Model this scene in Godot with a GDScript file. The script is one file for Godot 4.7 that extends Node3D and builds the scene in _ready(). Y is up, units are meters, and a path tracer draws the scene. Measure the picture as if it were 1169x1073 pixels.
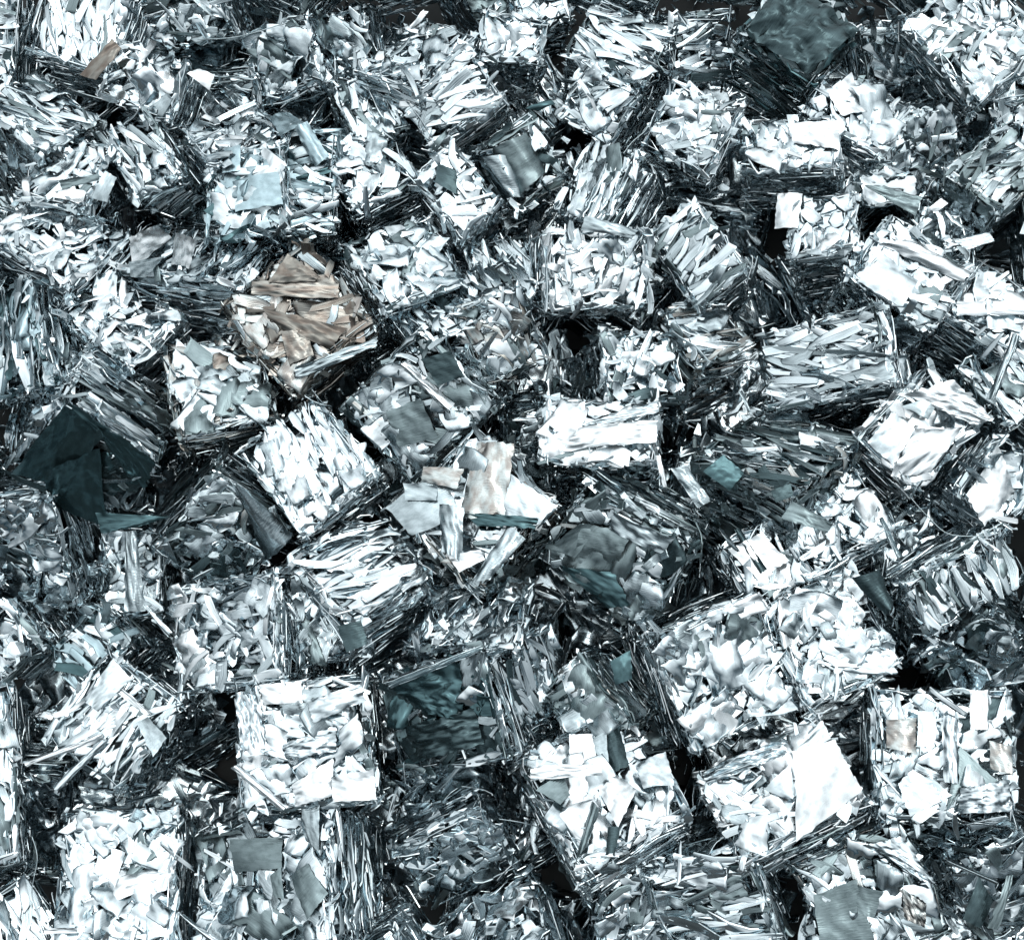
extends Node3D
# A heap of pressed scrap metal bales. One bale = one Node3D whose children are the core, the pieces of sheet
# pressed into its faces and the fine shreds between them.

const CAM_POS := Vector3(0.0000, 4.4956, 2.3218)
const CAM_PITCH := -54.000
const HEAP_O := Vector3(0, 1.3, 0)
const HEAP_N := Vector3(0.00000, 0.89879, 0.43837)

# key style, tone, label, centre, rotation, size
var BALES := [
	["crumple", "bright", "tall crumpled silver bale at the bottom edge left of the grey square plate", Vector3(-1.1522, 0.6174, 1.0398), Quaternion(-0.47499, -0.40615, -0.55233, 0.55169), Vector3(0.389, 0.339, 0.368)],
	["plates", "mid", "silver bale with a grey square plate on it at the bottom edge", Vector3(-0.6502, 0.6211, 1.0621), Quaternion(0.36330, 0.50554, 0.43100, -0.65321), Vector3(0.372, 0.437, 0.389)],
	["plates", "bright", "bright upright bale with folded panels above the grey square plate bale", Vector3(-0.606, 0.8246, 0.6901), Quaternion(0.41529, 0.37320, 0.55215, -0.61918), Vector3(0.368, 0.392, 0.373)],
	["strips", "bright", "tilted bale with a fan of thin bright strips poking out of it", Vector3(-1.1674, 0.8148, 0.6222), Quaternion(0.25489, 0.51686, 0.70588, -0.41185), Vector3(0.312, 0.284, 0.363)],
	["ripple", "mid", "tall bale cut off by the left edge beside the strip fan bale", Vector3(-1.6477, 0.764, 0.8034), Quaternion(0.52972, 0.34384, 0.54213, -0.55432), Vector3(0.521, 0.324, 0.387)],
	["flakes", "bright", "bright flaky bale directly above the upright bale with folded panels", Vector3(-0.7964, 0.9446, 0.362), Quaternion(0.27090, 0.42671, 0.51405, -0.69303), Vector3(0.326, 0.364, 0.383)],
	["plates", "white", "brightest large bale with a dark ribbed plate lying on its white sheets", Vector3(0.2701, 0.7995, 0.8739), Quaternion(0.58059, 0.38731, 0.33723, -0.63181), Vector3(0.387, 0.357, 0.346)],
	["plates", "white", "bale with one big smooth white plate at its lower corner", Vector3(0.8281, 0.7624, 0.8505), Quaternion(-0.47418, -0.45085, -0.33254, 0.67919), Vector3(0.292, 0.402, 0.374)],
	["plates", "mid", "upright bale with a grey notched plate and toothed ring at the right edge", Vector3(1.2759, 0.8176, 0.7306), Quaternion(-0.35047, -0.44942, -0.56526, 0.59638), Vector3(0.379, 0.396, 0.375)],
	["crumple", "bright", "wrinkled silver bale above the bale with the big white plate", Vector3(0.5952, 0.9229, 0.4737), Quaternion(-0.43901, -0.21073, -0.52599, 0.69728), Vector3(0.362, 0.355, 0.37)],
	["crumple", "bright", "wrinkled silver bale touching the upper right of a similar wrinkled bale", Vector3(0.9507, 0.9344, 0.392), Quaternion(-0.44734, -0.29189, -0.45801, 0.71057), Vector3(0.327, 0.304, 0.37)],
	["plates", "dull", "bale with round edged dull grey plates in the bottom right corner", Vector3(1.0762, 0.5926, 1.037), Quaternion(-0.37590, -0.32946, -0.41315, 0.76123), Vector3(0.354, 0.349, 0.37)],
	["strips", "mid", "bale of pale strips at the bottom edge below the brightest large bale", Vector3(0.6222, 0.5941, 1.046), Quaternion(0.28064, 0.32609, 0.48043, -0.76426), Vector3(0.337, 0.325, 0.37)],
	["flakes", "bright", "roof shaped pale bale of pressed chips at the middle of the bottom edge", Vector3(0.0383, 0.5527, 1.3287), Quaternion(0.03836, -0.78938, -0.55126, 0.26745), Vector3(0.39, 0.376, 0.45)],
	["crumple", "dull", "small corrugated grey bale behind the top of the brightest large bale", Vector3(0.2866, 0.8429, 0.547), Quaternion(-0.00401, -0.50039, -0.77551, 0.38493), Vector3(0.197, 0.248, 0.354)],
	["plates", "dull", "shaded grey bale of bent plates right of the brown tinged centre bale", Vector3(0.3615, 1.1153, 0.1262), Quaternion(0.06849, 0.36830, 0.77166, -0.51401), Vector3(0.306, 0.382, 0.357)],
	["plates", "tan", "central bale of wide overlapping sheets with brown tinged streaks", Vector3(-0.0863, 1.157, 0.0885), Quaternion(0.49142, 0.28266, 0.27971, -0.77484), Vector3(0.356, 0.353, 0.366)],
	["ripple", "bright", "pale bale with fine parallel ripples left of the centre", Vector3(-0.6163, 1.1783, -0.0618), Quaternion(-0.50517, -0.23351, -0.35583, 0.75078), Vector3(0.327, 0.294, 0.37)],
	["strips", "bright", "bale of pale parallel strips just below the rippled bale", Vector3(-0.4705, 1.0061, 0.275), Quaternion(-0.66793, -0.27180, -0.31058, 0.61930), Vector3(0.312, 0.321, 0.37)],
	["plates", "dull", "grey bale with one bright bent ribbon above the centre bale", Vector3(-0.2596, 1.2913, -0.2826), Quaternion(0.30844, 0.22253, 0.33881, -0.86055), Vector3(0.328, 0.367, 0.37)],
	["flakes", "tan", "small brownish shaded bale right of the bright bent ribbon", Vector3(-0.0425, 1.3644, -0.5258), Quaternion(0.28233, 0.17656, 0.53425, -0.77698), Vector3(0.264, 0.231, 0.37)],
	["plates", "brown", "diamond shaped bale of brown and bronze strips", Vector3(-0.6679, 1.4182, -0.4782), Quaternion(-0.44914, -0.17497, -0.38438, 0.78735), Vector3(0.353, 0.344, 0.369)],
	["plates", "tan", "bale of loose glossy bits in the hollow under the brown bale", Vector3(-0.9262, 1.2686, -0.2786), Quaternion(-0.51027, -0.32127, -0.51686, 0.60767), Vector3(0.32, 0.302, 0.365)],
	["flakes", "bright", "bright flaky bale left of the brown bale", Vector3(-1.2276, 1.3734, -0.4403), Quaternion(-0.63921, -0.18309, -0.26200, 0.69946), Vector3(0.332, 0.236, 0.37)],
	["strips", "blue", "narrow bluish bale of upright strips right of the pale blue plates", Vector3(-0.6521, 1.554, -0.9493), Quaternion(0.33345, 0.33005, 0.64881, -0.59911), Vector3(0.344, 0.177, 0.37)],
	["flakes", "bright", "small bright flaky bale beside the lone white plate at upper left", Vector3(-1.177, 1.7336, -1.2425), Quaternion(-0.43411, -0.11969, -0.13318, 0.88289), Vector3(0.248, 0.199, 0.343)],
	["strips", "bright", "bale of long pale strips at the top left corner", Vector3(-1.4069, 1.8044, -1.4137), Quaternion(-0.47123, -0.03798, -0.11881, 0.87315), Vector3(0.286, 0.268, 0.37)],
	["strips", "mid", "flat bale of layered strips at the left edge near the top", Vector3(-1.5535, 1.6329, -1.0685), Quaternion(0.67510, 0.18228, 0.29478, -0.65124), Vector3(0.308, 0.235, 0.37)],
	["flakes", "bright", "bright flaky bale at the left edge level with the pale blue plates", Vector3(-1.411, 1.56, -0.9128), Quaternion(-0.58478, -0.11252, -0.08279, 0.79908), Vector3(0.25, 0.254, 0.37)],
	["flakes", "bright", "wide flaky bale at the left edge above the grey blue strips", Vector3(-1.448, 1.4594, -0.6582), Quaternion(-0.69091, -0.17381, -0.22910, 0.66328), Vector3(0.364, 0.289, 0.37)],
	["strips", "mid", "small bale of twisted strips left of the pale blue plate bale", Vector3(-1.1471, 1.6011, -0.9959), Quaternion(0.39365, 0.33624, 0.36134, -0.77551), Vector3(0.273, 0.172, 0.37)],
	["crumple", "mid", "dark teal bale under the curved wire near the top edge", Vector3(-0.7033, 1.6891, -1.4881), Quaternion(0.16723, 0.30868, 0.52076, -0.77818), Vector3(0.24, 0.251, 0.37)],
	["flakes", "mid", "dark shaded bale at the top edge right of the corner strips", Vector3(-1.1293, 1.7605, -1.6577), Quaternion(-0.18252, -0.14945, -0.59056, 0.77175), Vector3(0.177, 0.347, 0.37)],
	["flakes", "bright", "bright bale of fine chips at the top, left of its twin", Vector3(-0.2832, 1.7403, -1.2247), Quaternion(0.63094, 0.26558, 0.17191, -0.70840), Vector3(0.267, 0.32, 0.37)],
	["strips", "bright", "bright bale of long chips with a dark lower side near the top", Vector3(-0.1829, 1.7338, -1.1679), Quaternion(0.35063, 0.21808, 0.41540, -0.81052), Vector3(0.218, 0.276, 0.368)],
	["flakes", "bright", "small white topped bale with a dark overhanging front at the top", Vector3(-0.0129, 1.7853, -1.3489), Quaternion(-0.49740, -0.01334, -0.10051, 0.86157), Vector3(0.217, 0.166, 0.355)],
	["strips", "mid", "bale of tangled pale strips at the middle of the top edge", Vector3(0.3538, 1.7537, -1.3082), Quaternion(-0.58242, -0.15535, -0.19462, 0.77380), Vector3(0.279, 0.251, 0.37)],
	["flakes", "bright", "small bright bale right of the rolled grey sheets", Vector3(0.3266, 1.7187, -1.1872), Quaternion(0.31404, 0.22437, 0.19765, -0.90110), Vector3(0.206, 0.19, 0.373)],
	["crumple", "dull", "bale of rolled dull grey sheets in the upper middle", Vector3(0.0238, 1.5985, -1.0247), Quaternion(-0.35110, -0.15804, -0.44627, 0.80784), Vector3(0.246, 0.205, 0.37)],
	["ripple", "mid", "finely ribbed bale leaning left beside a dark smooth face", Vector3(0.3262, 1.5937, -0.8516), Quaternion(-0.54324, -0.34350, -0.08321, 0.76156), Vector3(0.198, 0.271, 0.296)],
	["flakes", "bright", "narrow pale bale with a dark diamond plate on top", Vector3(-0.1719, 1.5661, -0.8854), Quaternion(-0.43933, -0.21795, -0.37566, 0.78636), Vector3(0.26, 0.176, 0.366)],
	["crumple", "mid", "bale of rounded crushed folds above right of the brown bale", Vector3(-0.365, 1.433, -0.6114), Quaternion(-0.58114, -0.27027, -0.43365, 0.63339), Vector3(0.274, 0.3, 0.37)],
	["flakes", "mid", "bale of scattered thin chips left of the dark diamond plate", Vector3(-0.4564, 1.5594, -0.9636), Quaternion(0.48085, 0.28806, 0.40759, -0.72088), Vector3(0.25, 0.237, 0.37)],
	["strips", "mid", "small bale of bent strips below left of the twin chip bales", Vector3(-0.4772, 1.6283, -1.1491), Quaternion(0.52216, 0.29029, 0.44252, -0.66877), Vector3(0.238, 0.183, 0.37)],
	["flakes", "white", "white front bale of crisp flakes right of the upper centre", Vector3(0.2372, 1.4922, -0.6377), Quaternion(-0.35771, -0.24799, -0.65709, 0.61545), Vector3(0.247, 0.341, 0.361)],
	["strips", "mid", "leaning bale with brownish layered edge right of the crisp white bale", Vector3(0.6311, 1.4843, -0.6979), Quaternion(-0.35202, -0.33616, -0.33644, 0.80616), Vector3(0.288, 0.195, 0.371)],
	["strips", "tan", "bale of fine slanting slats under the brownish layered edge", Vector3(0.5759, 1.3108, -0.417), Quaternion(0.62914, 0.29083, 0.40599, -0.59562), Vector3(0.244, 0.207, 0.37)],
	["flakes", "mid", "bale of mixed chips directly behind the bright slab sided bale", Vector3(0.3562, 1.3074, -0.3494), Quaternion(0.46480, 0.26584, 0.61784, -0.57581), Vector3(0.227, 0.261, 0.354)],
	["plates", "white", "low bright slab sided bale with a dark front, right of centre", Vector3(0.2898, 1.2304, -0.1307), Quaternion(0.35485, 0.45681, 0.56800, -0.58547), Vector3(0.204, 0.355, 0.355)],
	["strips", "mid", "wide bale of upright narrow strips left of the white sheet bale", Vector3(1.0486, 1.3321, -0.3827), Quaternion(0.24241, 0.46653, 0.45979, -0.71567), Vector3(0.254, 0.393, 0.375)],
	["flakes", "bright", "bale with a square white plate above a black hollow", Vector3(1.0361, 1.5005, -0.7466), Quaternion(0.30232, 0.50603, 0.50720, -0.62872), Vector3(0.205, 0.215, 0.387)],
	["plates", "bright", "bale with long smooth bright sheets near the right edge", Vector3(1.2449, 1.4403, -0.5993), Quaternion(-0.53361, -0.20736, -0.25466, 0.77937), Vector3(0.317, 0.26, 0.37)],
	["plates", "white", "bale under a long straight white strip at the right edge", Vector3(1.5228, 1.3701, -0.4998), Quaternion(0.55723, 0.23645, 0.23870, -0.75935), Vector3(0.246, 0.242, 0.37)],
	["plates", "bright", "box like bright bale with a sharp dark side in the upper right", Vector3(0.9184, 1.6383, -0.9909), Quaternion(-0.30342, -0.44746, -0.56769, 0.62084), Vector3(0.174, 0.304, 0.356)],
	["crumple", "mid", "dark teal bale against the sharp side of the box like bale", Vector3(1.1593, 1.5339, -1.0993), Quaternion(0.31693, 0.16898, 0.67081, -0.64886), Vector3(0.227, 0.244, 0.37)],
	["flakes", "bright", "bright chip bale left of the box like bale", Vector3(0.6034, 1.6814, -1.0761), Quaternion(0.38525, 0.18706, 0.15756, -0.88981), Vector3(0.245, 0.239, 0.367)],
	["crumple", "dark", "dark grey topped crushed bale at the top right of the picture", Vector3(0.9235, 1.8258, -1.3342), Quaternion(-0.49428, -0.17768, -0.27143, 0.80650), Vector3(0.29, 0.255, 0.356)],
	["plates", "bright", "bale with a smooth white blade below the dark grey topped bale", Vector3(1.0863, 1.6582, -1.1159), Quaternion(0.55295, 0.11079, 0.25522, -0.78539), Vector3(0.303, 0.226, 0.37)],
	["flakes", "bright", "large bright flaky bale in the top right corner", Vector3(1.5273, 1.8311, -1.3593), Quaternion(0.35315, 0.25753, 0.33648, -0.83411), Vector3(0.365, 0.3, 0.371)],
	["strips", "dull", "dull bale of crossed sticks at the right edge near the top", Vector3(1.5595, 1.5456, -0.9281), Quaternion(-0.55732, -0.25386, -0.32993, 0.71840), Vector3(0.227, 0.258, 0.37)],
	["flakes", "mid", "dark jumbled bale left of the crossed sticks bale", Vector3(1.3974, 1.5298, -1.2054), Quaternion(0.21664, 0.17352, 0.57960, -0.76617), Vector3(0.322, 0.199, 0.37)],
	["plates", "white", "bale wrapped in smooth white sheets near the right edge", Vector3(1.257, 1.2574, -0.157), Quaternion(-0.46273, -0.24602, -0.30550, 0.79500), Vector3(0.249, 0.322, 0.37)],
	["plates", "bright", "bale with a bent white panel at the right edge", Vector3(1.4801, 1.1399, -0.0375), Quaternion(-0.49151, -0.12402, -0.30794, 0.80512), Vector3(0.21, 0.238, 0.37)],
	["strips", "mid", "bale of thick slanting layers at the right edge", Vector3(1.3365, 1.0218, 0.2128), Quaternion(-0.42698, -0.19774, -0.46311, 0.75108), Vector3(0.19, 0.361, 0.37)],
	["crumple", "mid", "dark teal bale under the thick slanting layers at the right edge", Vector3(1.4393, 0.8805, 0.2896), Quaternion(0.13729, 0.06418, 0.40557, -0.90141), Vector3(0.308, 0.295, 0.37)],
	["plates", "bright", "small bale with a white sheet crossed by a dark strip", Vector3(0.7684, 1.0223, 0.176), Quaternion(0.45354, 0.26686, 0.41296, -0.74334), Vector3(0.223, 0.201, 0.37)],
	["flakes", "bright", "flat bale of small chips left of the smooth white sheet bale", Vector3(0.9644, 1.062, 0.0717), Quaternion(-0.52714, -0.31136, -0.39343, 0.68585), Vector3(0.307, 0.333, 0.37)],
	["strips", "mid", "bale of pale strips behind the twisted ribbon at the right edge", Vector3(1.5414, 1.2409, -0.3321), Quaternion(-0.52915, -0.25359, -0.37099, 0.71976), Vector3(0.24, 0.232, 0.37)],
	["strips", "blue", "grey blue bale of upright strips at the left edge", Vector3(-1.4976, 1.3561, -0.4445), Quaternion(-0.22505, -0.42692, -0.44325, 0.75540), Vector3(0.332, 0.306, 0.37)],
	["flakes", "mid", "small flaky bale at the left edge above the strip fan bale", Vector3(-1.5091, 0.9075, 0.3666), Quaternion(0.40683, 0.24339, 0.36603, -0.80079), Vector3(0.191, 0.184, 0.37)],
	["strips", "blue", "bluish striped bale behind the strip fan bale", Vector3(-1.25, 0.8644, 0.3864), Quaternion(-0.47380, -0.24927, -0.27627, 0.79816), Vector3(0.17, 0.22, 0.37)],
	["flakes", "mid", "shaded bale of glinting chips left of the roof shaped bale", Vector3(-0.167, 0.5955, 0.8431), Quaternion(0.25360, 0.13827, 0.46497, -0.83688), Vector3(0.246, 0.312, 0.37)],
	["flakes", "mid", "dark bale of curled bits in the bottom right corner", Vector3(1.451, 0.5234, 0.9276), Quaternion(0.33286, 0.10597, 0.48979, -0.79880), Vector3(0.312, 0.24, 0.37)],
	["strips", "mid", "long bale of thin layers right of the brown bale", Vector3(-0.1426, 1.3515, -0.4768), Quaternion(-0.63518, -0.35749, -0.30923, 0.61084), Vector3(0.192, 0.466, 0.37)],
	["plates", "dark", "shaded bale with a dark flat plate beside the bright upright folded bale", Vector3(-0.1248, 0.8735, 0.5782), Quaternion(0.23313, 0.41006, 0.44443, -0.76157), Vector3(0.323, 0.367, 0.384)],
	["flakes", "mid", "low bale of curled shavings just above the shaded dark plate bale", Vector3(-0.0699, 0.9149, 0.3919), Quaternion(-0.69688, -0.18985, 0.06214, 0.68881), Vector3(0.38, 0.237, 0.37)],
	["plates", "blue", "upright bale with large pale blue plates in the upper left", Vector3(-0.8023, 1.567, -0.8315), Quaternion(0.33928, 0.43557, 0.53386, -0.64044), Vector3(0.296, 0.259, 0.37)],
	["flakes", "bright", "bale of white chips directly above the large pale blue plates", Vector3(-0.8891, 1.5964, -0.9776), Quaternion(-0.63931, -0.36788, -0.31210, 0.59878), Vector3(0.252, 0.268, 0.37)],
	["strips", "bright", "low bale with a rounded pale plate and a square white plate", Vector3(-0.9939, 1.4434, -0.5728), Quaternion(0.75182, 0.12136, 0.07966, -0.64319), Vector3(0.443, 0.234, 0.37)],
	["crumple", "mid", "dark smooth bale tucked below the rounded pale plate", Vector3(-1.0204, 1.4055, -0.7448), Quaternion(0.01820, 0.08850, 0.69937, -0.70903), Vector3(0.202, 0.222, 0.37)],
	["strips", "dull", "flattened bale of long thin layers beside the teal square plate", Vector3(0.8463, 1.1396, -0.0201), Quaternion(0.72439, 0.35017, 0.19289, -0.56163), Vector3(0.354, 0.371, 0.37)],
	["flakes", "dull", "dull bale with a slanting grey plank across its right side", Vector3(-0.9053, 1.1155, 0.0328), Quaternion(0.16050, 0.19684, 0.89422, -0.36860), Vector3(0.323, 0.292, 0.37)],
	["crumple", "mid", "deeply shaded dark bale under the dark teal plate at the left edge", Vector3(-1.4578, 1.0558, 0.0626), Quaternion(-0.13627, -0.22969, -0.60762, 0.74798), Vector3(0.369, 0.276, 0.37)],
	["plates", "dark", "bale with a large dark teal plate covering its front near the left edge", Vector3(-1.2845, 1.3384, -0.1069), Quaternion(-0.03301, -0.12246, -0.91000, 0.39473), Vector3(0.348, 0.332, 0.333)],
	["crumple", "mid", "folded silver bale between the bright flaky bale and dark plate bale", Vector3(-0.5954, 0.9299, 0.2746), Quaternion(-0.40784, -0.20714, -0.60262, 0.65392), Vector3(0.288, 0.227, 0.37)],
	["strips", "mid", "bale of upright grey strips right of the dark flat plate", Vector3(-0.0237, 0.8823, 0.4637), Quaternion(0.46895, 0.04706, 0.58539, -0.65968), Vector3(0.287, 0.23, 0.37)],
	["crumple", "mid", "dark teal bale in the hollow left of the pale blue plates", Vector3(-1.1123, 1.4624, -1.1448), Quaternion(0.15266, 0.19975, 0.63677, -0.72892), Vector3(0.293, 0.184, 0.37)],
	["flakes", "mid", "dark chip bale in the hollow right of the lone white plate", Vector3(-0.9554, 1.6093, -1.4368), Quaternion(0.13233, 0.18304, 0.62939, -0.74354), Vector3(0.144, 0.238, 0.37)],
	["flakes", "mid", "dark chip bale left of the fine chip twins at the top", Vector3(-0.5405, 1.7003, -1.5676), Quaternion(-0.18930, -0.23108, -0.60679, 0.73659), Vector3(0.217, 0.165, 0.37)],
	["strips", "mid", "sunken bale of thin strips left of the crisp white bale", Vector3(-0.0256, 1.3316, -0.7292), Quaternion(-0.43741, -0.32591, -0.50148, 0.67154), Vector3(0.213, 0.219, 0.37)],
	["flakes", "mid", "sunken bale of chips above the long smooth bright sheets", Vector3(1.3854, 1.3812, -0.8259), Quaternion(-0.44943, -0.33751, -0.61209, 0.55628), Vector3(0.202, 0.198, 0.37)],
	["strips", "mid", "narrow layered bale left of the large dark teal plate", Vector3(-1.3657, 1.2228, -0.2431), Quaternion(-0.31200, -0.55717, -0.29639, 0.71019), Vector3(0.273, 0.328, 0.37)],
	["flakes", "mid", "sunken bale of chips below the dark teal plate", Vector3(-1.1928, 0.8675, 0.0932), Quaternion(0.30555, 0.34214, 0.63785, -0.61865), Vector3(0.282, 0.207, 0.37)],
	["flakes", "mid", "sunken black bale above the bluish striped bale", Vector3(-1.379, 0.8538, 0.0887), Quaternion(0.07614, 0.20597, 0.69992, -0.67962), Vector3(0.303, 0.263, 0.37)],
	["flakes", "mid", "sunken shaded bale left of the bright slab sided bale", Vector3(0.0466, 1.0472, -0.3197), Quaternion(-0.22407, -0.18417, -0.62968, 0.72068), Vector3(0.271, 0.155, 0.37)],
	["flakes", "mid", "sunken bale under the large flaky corner bale", Vector3(1.664, 1.5499, -1.2877), Quaternion(-0.34771, -0.17342, -0.60789, 0.69246), Vector3(0.177, 0.192, 0.37)],
	["flakes", "mid", "sunken chip bale below the smooth white sheet bale", Vector3(1.261, 0.8818, -0.0295), Quaternion(0.34958, 0.28584, 0.55732, -0.69677), Vector3(0.201, 0.233, 0.37)],
	["strips", "mid", "sunken dull bale left of the dark grey topped bale", Vector3(0.5727, 1.7614, -1.4445), Quaternion(-0.33905, -0.13374, -0.66603, 0.65082), Vector3(0.214, 0.233, 0.37)],
	["plates", "mid", "sunken dark bale below the dark flat plate", Vector3(-0.2206, 0.622, 0.6269), Quaternion(-0.17672, -0.06091, -0.69319, 0.69610), Vector3(0.289, 0.264, 0.37)],
	["flakes", "mid", "sunken bale of teal chips below the brightest large bale", Vector3(0.3409, 0.5281, 0.9915), Quaternion(0.29728, 0.23047, 0.66459, -0.64562), Vector3(0.273, 0.215, 0.37)],
	["flakes", "mid", "sunken dark bale below the toothed ring", Vector3(1.363, 0.5581, 0.7908), Quaternion(0.07768, 0.20850, 0.56204, -0.79662), Vector3(0.262, 0.183, 0.37)],
	["flakes", "mid", "sunken black bale below the strip fan bale at left", Vector3(-1.4902, 0.5293, 0.708), Quaternion(-0.20814, -0.18250, -0.75252, 0.59756), Vector3(0.344, 0.159, 0.37)],
	["flakes", "mid", "sunken dark bale between the dark grey topped bale and flaky corner bale", Vector3(1.2689, 1.6482, -1.5604), Quaternion(-0.30334, -0.14013, -0.59617, 0.73002), Vector3(0.23, 0.185, 0.37)],
	["flakes", "mid", "sunken dull bale at the top edge right of the white topped bale", Vector3(0.0927, 1.7324, -1.6409), Quaternion(0.38202, 0.25334, 0.55278, -0.69592), Vector3(0.158, 0.185, 0.37)],
]
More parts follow.
